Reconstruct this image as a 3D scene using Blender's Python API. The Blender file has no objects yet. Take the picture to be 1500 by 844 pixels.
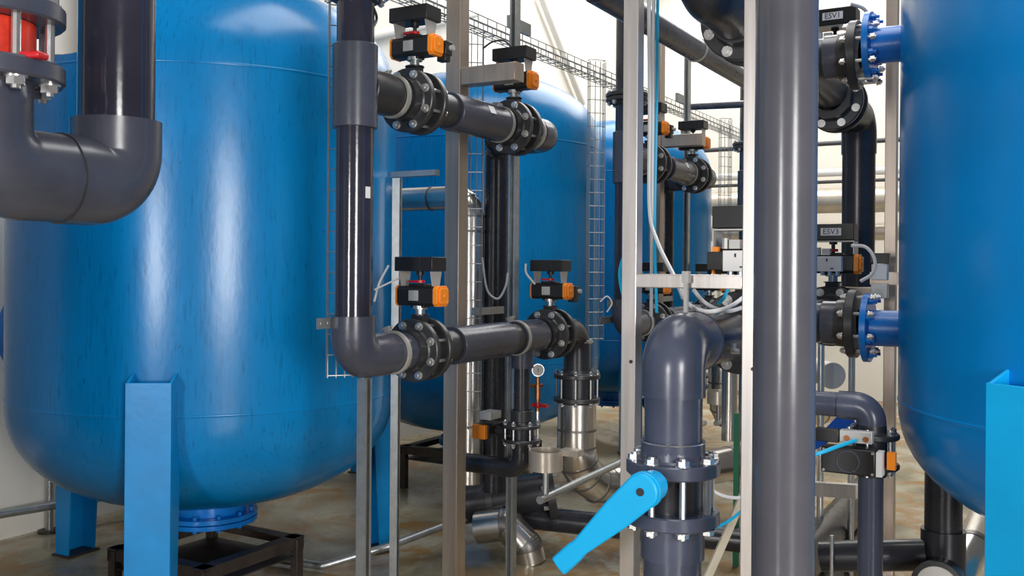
import bpy, math, random
from mathutils import Matrix, Vector
random.seed(7)
PI = math.pi
# ------------------------------------------------------------------ camera, world, lights
EYE = 1.74            # eye height above the floor
F = 1400.0            # focal length in pixels of the 1500 x 844 frame
HORIZON = 392.0
ROLL = 0.008
sc = bpy.context.scene
col = sc.collection
cam_d = bpy.data.cameras.new('camera')
cam_d.sensor_width = 36.0
cam_d.lens = F / 1500.0 * 36.0
cam_d.shift_y = (HORIZON - 422.0) / 1500.0
cam_d.clip_start = 0.05
cam = bpy.data.objects.new('camera', cam_d)
col.objects.link(cam)
cam.matrix_world = Matrix.Translation((0, 0, EYE)) @ Matrix.Rotation(PI / 2, 4, 'X') @ Matrix.Rotation(ROLL, 4, 'Z')
sc.camera = cam

world = bpy.data.worlds.new('hall_light')
sc.world = world
world.use_nodes = True
bg = world.node_tree.nodes['Background']
bg.inputs['Color'].default_value = (1.0, 0.985, 0.96, 1)
bg.inputs['Strength'].default_value = 0.10

def area(name, loc, target, sx, sy, power, color=(1, 1, 1)):
    d = bpy.data.lights.new(name, 'AREA')
    d.shape = 'RECTANGLE'
    d.size, d.size_y, d.energy, d.color = sx, sy, power, color
    o = bpy.data.objects.new(name, d)
    col.objects.link(o)
    o.location = loc
    o.rotation_euler = (Vector(target) - Vector(loc)).to_track_quat('-Z', 'Y').to_euler()
    return o
# daylight through the windows behind the viewer, and the skylights in the hall roof
area('window_daylight', (2.75, -4.0, 2.05), (-0.7, 4.3, 1.7), 1.6, 2.3, 300, (1, 0.98, 0.96))
area('window_daylight', (-3.4, -4.0, 1.85), (0.6, 3.8, 1.5), 0.8, 1.9, 190, (1, 0.98, 0.96))
area('skylight', (1.0, 3.4, 7.0), (1.0, 3.4, 0), 2.5, 5.0, 190, (1, 0.985, 0.96))
area('skylight', (2.6, 10.6, 6.5), (1.6, 9.6, 0), 5.0, 5.0, 370, (1, 0.985, 0.96))
vs = sc.view_settings
vs.view_transform = 'Standard'
vs.look = 'None'
vs.gamma = 1.0
vs.use_curve_mapping = False
vs.exposure = 0.24

# ------------------------------------------------------------------ frames: s runs along the rows of tanks, w across them, z up
OX, OY, TH = -0.628, 3.79, math.radians(30)
SN, CS = math.sin(TH), math.cos(TH)
ROW = Matrix(((SN, -CS, 0, OX), (CS, SN, 0, OY), (0, 0, 1, 0), (0, 0, 0, 1)))
ROWI = ROW.inverted()
def lev(px, py):
    dx, dy = px - 750.0, py - HORIZON
    return dx - ROLL * dy, dy + ROLL * dx
def at(px, py, Y):
    lx, ly = lev(px, py)
    return ROWI @ Vector((lx / F * Y, Y, EYE - ly / F * Y))
def atw(px, py, w):
    lx, ly = lev(px, py)
    k = lx / F
    Y = (w - CS * OX + SN * OY) / (SN - CS * k)
    return ROWI @ Vector((k * Y, Y, EYE - ly / F * Y))
def ats(px, py, s):
    lx, ly = lev(px, py)
    k = lx / F
    Y = (s + SN * OX + CS * OY) / (CS + SN * k)
    return ROWI @ Vector((k * Y, Y, EYE - ly / F * Y))
def row(X, Y, z):
    return ROWI @ Vector((X, Y, z))
V = Vector
UX, UW, UZ = V((1, 0, 0)), V((0, 1, 0)), V((0, 0, 1))

# ------------------------------------------------------------------ materials
def mat(name, c, rough=0.4, metal=0.0, var=0.0, vscale=6.0, bump=0.0, bscale=60.0, coat=0.0, c2=None, rvar=0.0, stretch=None, emit=None):
    m = bpy.data.materials.new(name)
    m.use_nodes = True
    nt = m.node_tree
    b = nt.nodes['Principled BSDF']
    b.inputs['Base Color'].default_value = (*c, 1)
    b.inputs['Roughness'].default_value = rough
    b.inputs['Metallic'].default_value = metal
    b.inputs['Coat Weight'].default_value = coat
    b.inputs['Coat Roughness'].default_value = 0.12
    tc = nt.nodes.new('ShaderNodeTexCoord')
    vec = tc.outputs['Object']
    if stretch:
        mp = nt.nodes.new('ShaderNodeMapping')
        mp.inputs['Scale'].default_value = stretch
        nt.links.new(vec, mp.inputs['Vector'])
        vec = mp.outputs['Vector']
    if var > 0 or c2 or rvar > 0:
        n = nt.nodes.new('ShaderNodeTexNoise')
        n.inputs['Scale'].default_value = vscale
        n.inputs['Detail'].default_value = 6
        n.inputs['Roughness'].default_value = 0.6
        nt.links.new(vec, n.inputs['Vector'])
        r = nt.nodes.new('ShaderNodeValToRGB')
        r.color_ramp.elements[0].position = 0.32
        r.color_ramp.elements[1].position = 0.68
        lo = c2 if c2 else tuple(x * (1 - var) for x in c)
        hi = tuple(min(1, x * (1 + var)) for x in c) if not c2 else c
        r.color_ramp.elements[0].color = (*lo, 1)
        r.color_ramp.elements[1].color = (*hi, 1)
        nt.links.new(n.outputs['Fac'], r.inputs['Fac'])
        nt.links.new(r.outputs['Color'], b.inputs['Base Color'])
        if rvar > 0:
            mr = nt.nodes.new('ShaderNodeMapRange')
            mr.inputs['To Min'].default_value = max(0.03, rough - rvar)
            mr.inputs['To Max'].default_value = rough + rvar
            nt.links.new(n.outputs['Fac'], mr.inputs['Value'])
            nt.links.new(mr.outputs['Result'], b.inputs['Roughness'])
    if bump > 0:
        n2 = nt.nodes.new('ShaderNodeTexNoise')
        n2.inputs['Scale'].default_value = bscale
        n2.inputs['Detail'].default_value = 3
        nt.links.new(vec, n2.inputs['Vector'])
        bp = nt.nodes.new('ShaderNodeBump')
        bp.inputs['Strength'].default_value = bump
        bp.inputs['Distance'].default_value = 0.01
        nt.links.new(n2.outputs['Fac'], bp.inputs['Height'])
        nt.links.new(bp.outputs['Normal'], b.inputs['Normal'])
    if emit:
        b.inputs['Emission Color'].default_value = (*emit[0], 1)
        b.inputs['Emission Strength'].default_value = emit[1]
    return m

def tank_paint(name, c, wear):
    m = bpy.data.materials.new(name)
    m.use_nodes = True
    nt = m.node_tree
    L = nt.links.new
    b = nt.nodes['Principled BSDF']
    b.inputs['Roughness'].default_value = 0.25
    b.inputs['Coat Weight'].default_value = 0.0
    b.inputs['Specular IOR Level'].default_value = 0.42
    b.inputs['Coat Roughness'].default_value = 0.15
    tc = nt.nodes.new('ShaderNodeTexCoord')
    def noise(scale, st, detail=5, rough=0.6):
        mp = nt.nodes.new('ShaderNodeMapping')
        mp.inputs['Scale'].default_value = st
        L(tc.outputs['Object'], mp.inputs['Vector'])
        n = nt.nodes.new('ShaderNodeTexNoise')
        n.inputs['Scale'].default_value = scale
        n.inputs['Detail'].default_value = detail
        n.inputs['Roughness'].default_value = rough
        L(mp.outputs['Vector'], n.inputs['Vector'])
        return n.outputs['Fac']
    def ramp(f, p0, c0, p1, c1):
        r = nt.nodes.new('ShaderNodeValToRGB')
        r.color_ramp.elements[0].position = p0
        r.color_ramp.elements[1].position = p1
        r.color_ramp.elements[0].color = (*c0, 1)
        r.color_ramp.elements[1].color = (*c1, 1)
        L(f, r.inputs['Fac'])
        return r.outputs['Color']
    base = ramp(noise(1.6, (1, 1, 0.7)), 0.3, tuple(x * 0.84 for x in c), 0.7, tuple(min(1, x * 1.12) for x in c))
    def mix(fac, a, bcol):
        mx = nt.nodes.new('ShaderNodeMix')
        mx.data_type = 'RGBA'
        L(fac, mx.inputs['Factor'])
        L(a, mx.inputs['A'])
        mx.inputs['B'].default_value = (*bcol, 1)
        return mx.outputs['Result']
    fine = ramp(noise(15, (5, 5, 0.5), 6, 0.72), 0.53, (0, 0, 0), 0.75, (wear, wear, wear))
    base = mix(fine, base, tuple(x * 0.5 for x in c))
    chip = ramp(noise(26, (3, 3, 0.6), 3, 0.5), 0.68, (0, 0, 0), 0.76, (wear * 0.8,) * 3)
    base = mix(chip, base, tuple(x * 0.3 for x in c))
    L(base, b.inputs['Base Color'])
    n2 = noise(3.5, (1, 1, 0.6), 2, 0.5)
    bp = nt.nodes.new('ShaderNodeBump')
    bp.inputs['Strength'].default_value = 0.12
    bp.inputs['Distance'].default_value = 0.02
    L(n2, bp.inputs['Height'])
    n3 = noise(45, (1, 1, 0.4), 2, 0.5)
    bp2 = nt.nodes.new('ShaderNodeBump')
    bp2.inputs['Strength'].default_value = 0.08
    bp2.inputs['Distance'].default_value = 0.004
    L(n3, bp2.inputs['Height'])
    L(bp.outputs['Normal'], bp2.inputs['Normal'])
    L(bp2.outputs['Normal'], b.inputs['Normal'])
    return m

M = {}
M['tank'] = tank_paint('blue_tank_paint', (0.0, 0.21, 0.53), 1.0)
M['tank_clean'] = tank_paint('smooth_blue_tank_paint', (0.0, 0.25, 0.69), 0.0)
M['leg_lit'] = mat('lit_blue_leg_paint', (0.0, 0.45, 0.92), 0.42, var=0.08, vscale=4, bump=0.05, bscale=40)  # leg blue with the stronger light on it put into the colour
M['leg'] = mat('blue_leg_paint', (0.0, 0.25, 0.62), 0.35, var=0.12, vscale=4, bump=0.05, bscale=40)
M['blue_flange'] = mat('blue_flange_paint', (0.001, 0.19, 0.64), 0.28, var=0.1, bump=0.05)
M['pvc'] = mat('grey_pipe_plastic', (0.056, 0.061, 0.086), 0.27, var=0.18, vscale=5, rvar=0.08, bump=0.03, bscale=30)
M['pvc_blue'] = mat('bluish_pipe_plastic', (0.075, 0.086, 0.132), 0.25, var=0.15, vscale=5, rvar=0.08, bump=0.03, bscale=30)
M['pvc_light'] = mat('pale_grey_pipe_plastic', (0.1, 0.1, 0.122), 0.2, var=0.12, vscale=4, rvar=0.08, bump=0.02, bscale=30)
M['pvc_gloss'] = mat('glossy_dark_pipe_plastic', (0.028, 0.028, 0.045), 0.13, var=0.2, vscale=5, bump=0.03, bscale=30)
M['seam'] = mat('dark_cladding_seam', (0.2, 0.19, 0.18), 0.4, metal=0.7, var=0.1)
M['clad_dull'] = mat('dull_steel_cap', (0.62, 0.6, 0.57), 0.45, metal=0.35, var=0.08)
M['pvc_dark'] = mat('dark_pipe_plastic', (0.026, 0.027, 0.034), 0.27, var=0.2, vscale=5, rvar=0.08, bump=0.03, bscale=30)
M['fitting'] = mat('black_fitting_plastic', (0.03, 0.031, 0.034), 0.36, var=0.2, vscale=8, rvar=0.06)
M['black'] = mat('black_plastic', (0.012, 0.012, 0.013), 0.4, var=0.2, vscale=10)
M['orange'] = mat('orange_plastic', (0.95, 0.27, 0.012), 0.4, var=0.06)
M['red'] = mat('red_plastic', (0.55, 0.015, 0.02), 0.35, var=0.1)
M['dark_red'] = mat('dark_red_plastic', (0.16, 0.01, 0.015), 0.4, var=0.1)
M['red_cast'] = mat('red_enamelled_casting', (0.75, 0.045, 0.02), 0.35, var=0.25, vscale=25)
M['zinc'] = mat('zinc_plated_steel', (0.72, 0.72, 0.72), 0.28, metal=0.9, var=0.1, vscale=40)
M['galv'] = mat('galvanised_steel', (0.46, 0.48, 0.48), 0.36, metal=0.8, var=0.12, vscale=25)
M['wire'] = mat('galvanised_wire', (0.42, 0.42, 0.41), 0.4, metal=0.75, var=0.1, vscale=25)
M['steel'] = mat('brushed_stainless_steel', (0.52, 0.43, 0.355), 0.38, metal=0.7, var=0.1, vscale=3, stretch=(14, 14, 0.7), rvar=0.06)
M['steel_bright'] = mat('bright_stainless_steel', (0.82, 0.77, 0.74), 0.34, metal=0.75, var=0.07, vscale=3, stretch=(14, 14, 0.7), rvar=0.06)
M['clad'] = mat('stainless_cladding', (0.66, 0.63, 0.59), 0.24, metal=0.95, var=0.08, vscale=7, bump=0.06, bscale=9)
M['darksteel'] = mat('rusty_dark_steel', (0.06, 0.046, 0.04), 0.5, metal=0.3, var=0.3, vscale=9)
M['white'] = mat('white_plastic', (0.8, 0.79, 0.78), 0.4, var=0.04)
M['grey'] = mat('light_grey_metal', (0.52, 0.52, 0.5), 0.38, metal=0.3, var=0.06)
M['ring'] = mat('pale_clamp_band', (0.42, 0.41, 0.38), 0.4, metal=0.3, var=0.1)
M['cable'] = mat('pale_grey_cable', (0.55, 0.56, 0.57), 0.42, var=0.05)
M['cable_dark'] = mat('dark_cable', (0.06, 0.06, 0.065), 0.45, var=0.1)
M['cyan'] = mat('cyan_air_hose', (0.01, 0.42, 0.72), 0.32, var=0.05)
M['handle'] = mat('sky_blue_lever_plastic', (0.002, 0.47, 0.92), 0.42, var=0.04)
M['lever_blue'] = mat('deep_blue_lever', (0.004, 0.1, 0.55), 0.4, var=0.05)
M['green'] = mat('green_paint', (0.008, 0.16, 0.085), 0.4, var=0.1)
M['brass'] = mat('copper_brass', (0.4, 0.16, 0.06), 0.33, metal=0.8, var=0.15)
M['glass'] = mat('gauge_face', (0.8, 0.8, 0.78), 0.15, var=0.03)
M['hose'] = mat('cream_hose', (0.62, 0.54, 0.4), 0.45, var=0.1)
M['beige'] = mat('beige_cladding', (0.56, 0.5, 0.42), 0.3, metal=0.5, var=0.1)
M['ink'] = mat('black_ink', (0.03, 0.03, 0.035), 0.5, var=0.05)
M['sticker'] = mat('paper_sticker', (0.82, 0.8, 0.8), 0.5, var=0.05)

def wall_mat():
    m = mat('cream_wall_paint', (0.86, 0.82, 0.735), 0.6, var=0.03, vscale=0.8, bump=0.04, bscale=20)
    return m
M['wall'] = wall_mat()
def floor_mat():
    m = bpy.data.materials.new('wet_stained_concrete')
    m.use_nodes = True
    nt = m.node_tree
    L = nt.links.new
    b = nt.nodes['Principled BSDF']
    tc = nt.nodes.new('ShaderNodeTexCoord')
    def noise(scale, detail, rough=0.6, dist=0.0):
        n = nt.nodes.new('ShaderNodeTexNoise')
        n.inputs['Scale'].default_value = scale
        n.inputs['Detail'].default_value = detail
        n.inputs['Roughness'].default_value = rough
        n.inputs['Distortion'].default_value = dist
        L(tc.outputs['Object'], n.inputs['Vector'])
        return n.outputs['Fac']
    def ramp(f, stops):
        r = nt.nodes.new('ShaderNodeValToRGB')
        e = r.color_ramp.elements
        e[0].position, e[0].color = stops[0][0], (*stops[0][1], 1)
        e[1].position, e[1].color = stops[-1][0], (*stops[-1][1], 1)
        for p, c in stops[1:-1]:
            k = e.new(p)
            k.color = (*c, 1)
        L(f, r.inputs['Fac'])
        return r.outputs['Color']
    base = ramp(noise(1.3, 8, 0.62, 0.6), [(0.3, (0.12, 0.095, 0.05)), (0.47, (0.33, 0.29, 0.19)), (0.62, (0.5, 0.46, 0.35)), (0.75, (0.4, 0.35, 0.25))])
    rust = ramp(noise(2.1, 7, 0.65, 1.2), [(0.46, (0, 0, 0)), (0.6, (0.85, 0.85, 0.85))])
    mx = nt.nodes.new('ShaderNodeMix')
    mx.data_type = 'RGBA'
    L(rust, mx.inputs['Factor'])
    L(base, mx.inputs['A'])
    mx.inputs['B'].default_value = (0.33, 0.17, 0.035, 1)
    L(mx.outputs['Result'], b.inputs['Base Color'])
    mr = nt.nodes.new('ShaderNodeMapRange')
    mr.inputs['From Min'].default_value = 0.4
    mr.inputs['From Max'].default_value = 0.6
    mr.inputs['To Min'].default_value = 0.1
    mr.inputs['To Max'].default_value = 0.5
    L(noise(1.0, 5, 0.6, 0.8), mr.inputs['Value'])
    L(mr.outputs['Result'], b.inputs['Roughness'])
    bp = nt.nodes.new('ShaderNodeBump')
    bp.inputs['Strength'].default_value = 0.1
    bp.inputs['Distance'].default_value = 0.01
    L(noise(14, 4), bp.inputs['Height'])
    L(bp.outputs['Normal'], b.inputs['Normal'])
    return m
M['floor'] = floor_mat()

# ------------------------------------------------------------------ mesh builder
def basis(d):
    d = d.normalized()
    a = V((0, 0, 1)) if abs(d.z) < 0.9 else V((1, 0, 0))
    x = a.cross(d).normalized()
    return x, d.cross(x).normalized(), d

class MB:
    def __init__(self):
        self.v, self.f = [], []
    def add(self, vs, fs):
        o = len(self.v)
        self.v += [V(p) for p in vs]
        self.f += [tuple(i + o for i in q) for q in fs]
        return self
    def box(self, c, size, ax=None):
        x, y, z = ax if ax else (UX, UW, UZ)
        c = V(c)
        hx, hy, hz = x * size[0] / 2, y * size[1] / 2, z * size[2] / 2
        vs = [c + hx * i + hy * j + hz * k for k in (-1, 1) for j in (-1, 1) for i in (-1, 1)]
        return self.add(vs, [(0, 2, 3, 1), (4, 5, 7, 6), (0, 1, 5, 4), (2, 6, 7, 3), (0, 4, 6, 2), (1, 3, 7, 5)])
    def lathe(self, p0, d, prof, n=32, closed=False):
        x, y, z = basis(V(d))
        p0 = V(p0)
        vs, fs = [], []
        for a, r in prof:
            for k in range(n):
                t = 2 * PI * k / n
                vs.append(p0 + z * a + (x * math.cos(t) + y * math.sin(t)) * max(r, 1e-5))
        m = len(prof)
        for i in range(m if closed else m - 1):
            j = (i + 1) % m
            for k in range(n):
                k2 = (k + 1) % n
                fs.append((i * n + k, i * n + k2, j * n + k2, j * n + k))
        return self.add(vs, fs)
    def cyl(self, p0, p1, r, n=24, r1=None):
        p0, p1 = V(p0), V(p1)
        r1 = r if r1 is None else r1
        x, y, z = basis(p1 - p0)
        vs = [p0 + (x * math.cos(2 * PI * k / n) + y * math.sin(2 * PI * k / n)) * r for k in range(n)]
        vs += [p1 + (x * math.cos(2 * PI * k / n) + y * math.sin(2 * PI * k / n)) * r1 for k in range(n)]
        fs = [(k, (k + 1) % n, n + (k + 1) % n, n + k) for k in range(n)]
        fs += [tuple(range(n - 1, -1, -1)), tuple(range(n, 2 * n))]
        return self.add(vs, fs)
    def ring(self, p0, p1, ro, ri, n=32):
        p0, p1 = V(p0), V(p1)
        h = (p1 - p0).length
        return self.lathe(p0, p1 - p0, [(0, ri), (0, ro), (h, ro), (h, ri)], n, True)
    def tube(self, pts, r, n=10, cap=True):
        pts = [V(p) for p in pts]
        q = [pts[0]]
        for p in pts[1:]:
            if (p - q[-1]).length > 1e-6:
                q.append(p)
        pts = q
        m = len(pts)
        T = [(pts[min(i + 1, m - 1)] - pts[max(i - 1, 0)]).normalized() for i in range(m)]
        x, y, _ = basis(T[0])
        vs, fs = [], []
        rr = r if isinstance(r, (list, tuple)) else [r] * m
        for i in range(m):
            x = (x - T[i] * x.dot(T[i])).normalized()
            y = T[i].cross(x)
            for k in range(n):
                a = 2 * PI * k / n
                vs.append(pts[i] + (x * math.cos(a) + y * math.sin(a)) * rr[i])
        for i in range(m - 1):
            for k in range(n):
                k2 = (k + 1) % n
                fs.append((i * n + k, i * n + k2, (i + 1) * n + k2, (i + 1) * n + k))
        if cap:
            fs.append(tuple(range(n - 1, -1, -1)))
            fs.append(tuple((m - 1) * n + k for k in range(n)))
        return self.add(vs, fs)
    def prism(self, o, x, y, outline, d):
        """outline (a,b) in the plane x,y at o, extruded by vector d"""
        o, d = V(o), V(d)
        n = len(outline)
        if x.cross(y).dot(d) < 0:
            outline = outline[::-1]
        vs = [o + x * a + y * b for a, b in outline] + [o + x * a + y * b + d for a, b in outline]
        fs = [(k, (k + 1) % n, n + (k + 1) % n, n + k) for k in range(n)]
        fs += [tuple(range(n - 1, -1, -1)), tuple(range(n, 2 * n))]
        return self.add(vs, fs)

def bend(pts, br, seg=8):
    """polyline with rounded corners of bend radius br"""
    pts = [V(p) for p in pts]
    out = [pts[0]]
    for i in range(1, len(pts) - 1):
        a, b, c = pts[i - 1], pts[i], pts[i + 1]
        d0, d1 = (a - b).normalized(), (c - b).normalized()
        ang = d0.angle(d1)
        if ang > PI - 0.02:
            continue
        t = min(br / math.tan(ang / 2), (a - b).length * 0.499, (c - b).length * 0.499)
        r = t * math.tan(ang / 2)
        ctr = b + (d0 + d1).normalized() * (r / math.sin(ang / 2))
        p, q = b + d0 * t - ctr, b + d1 * t - ctr
        tot = p.angle(q)
        for k in range(seg + 1):
            f = k / seg
            out.append(ctr + (p * math.sin((1 - f) * tot) + q * math.sin(f * tot)) / math.sin(tot))
    out.append(pts[-1])
    return out
def spline(pts, k=8):
    pts = [V(p) for p in pts]
    P = [pts[0] * 2 - pts[1]] + pts + [pts[-1] * 2 - pts[-2]]
    out = []
    for i in range(1, len(P) - 2):
        a, b, c, d = P[i - 1:i + 3]
        for j in range(k):
            t = j / k
            out.append(0.5 * (2 * b + (c - a) * t + (2 * a - 5 * b + 4 * c - d) * t * t + (3 * b - a - 3 * c + d) * t ** 3))
    out.append(pts[-1])
    return out

def to_mesh(name, mb, m, base=None, ang=34):
    me = bpy.data.meshes.new(name)
    b = V(base) if base is not None else V((0, 0, 0))
    me.from_pydata([tuple(p - b) for p in mb.v], [], mb.f)
    me.polygons.foreach_set('use_smooth', [True] * len(me.polygons))
    me.set_sharp_from_angle(angle=math.radians(ang))
    me.materials.append(m)
    me.update()
    return me
BASE = {}
def props(o, label=None, cat=None, group=None, kind=None):
    if label: o['label'] = label
    if cat: o['category'] = cat
    if group: o['group'] = group
    if kind: o['kind'] = kind
def thing(name, label, cat, base, group=None, M4=None):
    """an Empty at the base; base is in row coordinates. With M4 the parts are given in the thing's own axes."""
    o = bpy.data.objects.new(name, None)
    o.empty_display_size = 0.1
    col.objects.link(o)
    o.matrix_world = ROW @ (M4 if M4 else Matrix.Translation(V(base)))
    BASE[o.name] = V((0, 0, 0)) if M4 else V(base)
    props(o, label, cat, group)
    return o
def part(name, g, m, parent, label=None, bevel=0.0, loc=None, kind=None):
    me = g if isinstance(g, bpy.types.Mesh) else to_mesh(name, g, M[m], BASE[parent.name])
    o = bpy.data.objects.new(name, me)
    col.objects.link(o)
    o.parent = parent
    BASE[o.name] = BASE[parent.name]
    if loc is not None: o.location = loc
    if label: o['label'] = label
    if kind: o['kind'] = kind
    if bevel:
        b = o.modifiers.new('bevel', 'BEVEL')
        b.width, b.segments, b.limit_method = bevel, 2, 'ANGLE'
    return o
def solo(name, label, cat, g, m, group=None, base=None, bevel=0.0, kind=None):
    b = V(base) if base is not None else g.v[0].copy()
    o = bpy.data.objects.new(name, to_mesh(name, g, M[m], b))
    col.objects.link(o)
    o.matrix_world = ROW @ Matrix.Translation(b)
    BASE[o.name] = b
    props(o, label, cat, group, kind)
    if bevel:
        x = o.modifiers.new('bevel', 'BEVEL')
        x.width, x.segments, x.limit_method = bevel, 2, 'ANGLE'
    return o
CACHE = {}
def cached(key, fn, m):
    if key not in CACHE:
        CACHE[key] = to_mesh(key[0] if isinstance(key, tuple) else key, fn(), M[m])
    return CACHE[key]
def text(name, s, parent, M4, size, m='ink'):
    cu = bpy.data.curves.new(name, 'FONT')
    cu.body = s
    cu.size = size
    cu.align_x, cu.align_y = 'CENTER', 'CENTER'
    cu.extrude = 0.0004
    cu.resolution_u = 2
    cu.materials.append(M[m])
    o = bpy.data.objects.new(name, cu)
    col.objects.link(o)
    o.parent = parent
    me = bpy.data.meshes.new_from_object(o)
    col.objects.unlink(o)
    bpy.data.objects.remove(o)
    o = bpy.data.objects.new(name, me)
    col.objects.link(o)
    o.parent = parent
    o.matrix_local = M4
    return o

# ------------------------------------------------------------------ the hall
def structure(name, mb, m):
    o = bpy.data.objects.new(name, to_mesh(name, mb, M[m]))
    col.objects.link(o)
    o.matrix_world = ROW
    o['kind'] = 'structure'
    return o
WALL_W, WALL_S = 3.34, 10.5
structure('floor', MB().box((3.0, -1.5, -0.05), (16, 10.2, 0.1)), 'floor')
structure('wall_left', MB().box((3.0, WALL_W + 0.1, 3.0), (15.2, 0.2, 6.0)), 'wall')
structure('wall_far', MB().box((WALL_S + 0.1, -1.4, 3.0), (0.2, 9.4, 6.0)), 'wall')

# ------------------------------------------------------------------ pieces reused by the pipework
PR, SR = 0.0745, 0.088          # pipe and socket radius
FR, BC = 0.137, 0.1137          # flange radius, bolt circle radius
def flange_mb(r=FR, rp=PR, th=0.03, col_r=0.094, col_l=0.05):
    return MB().lathe((0, 0, 0), (1, 0, 0), [(0, rp * 0.8), (0, r - 0.004), (0.004, r), (th - 0.004, r), (th, r - 0.004), (th, col_r + 0.006),
                                          (th + 0.006, col_r), (th + col_l, col_r * 0.97), (th + col_l, rp * 0.8)], 40, True)
def bolt_mb(l, rod=0.0075, hx=0.0155):
    b = MB().cyl((-l - 0.022, 0, 0), (l + 0.022, 0, 0), rod, 8)
    for sgn in (-1, 1):
        b.cyl((sgn * l, 0, 0), (sgn * (l + 0.003), 0, 0), hx * 1.18, 12)
        b.cyl((sgn * (l + 0.003), 0, 0), (sgn * (l + 0.016), 0, 0), hx, 6)
    return b
def arm_box(o, x0, x1, y0, y1, z0, z1):
    return o.box(((x0 + x1) / 2, (y0 + y1) / 2, (z0 + z1) / 2), (x1 - x0, y1 - y0, z1 - z0))
OCT = [(-0.042, -0.03), (-0.03, -0.043), (0.03, -0.043), (0.042, -0.03), (0.042, 0.03), (0.03, 0.043), (-0.03, 0.043), (-0.042, 0.03)]

def flange_pair(t, gap, r=FR, bc=BC, n=8, key='std', rp=PR, th=0.03, m='fitting', colr=0.094, hx=0.0155, cl=0.05):
    """two bolted flanges about the origin of t, flow along local x"""
    fm = cached(('flange', key), lambda: flange_mb(r, rp, th, colr, cl), m)
    for sgn in (1, -1):
        f = part('flange', fm, None, t)
        f.matrix_local = Matrix.Translation((sgn * gap, 0, 0)) @ (Matrix.Identity(4) if sgn > 0 else Matrix.Rotation(PI, 4, 'Z'))
    bm = cached(('bolt', key), lambda: bolt_mb(gap + th, hx * 0.5, hx), 'zinc')
    for k in range(n):
        a = 2 * PI * (k + 0.5) / n
        part('bolt', bm, None, t, loc=(0, bc * math.cos(a), bc * math.sin(a)))

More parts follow.
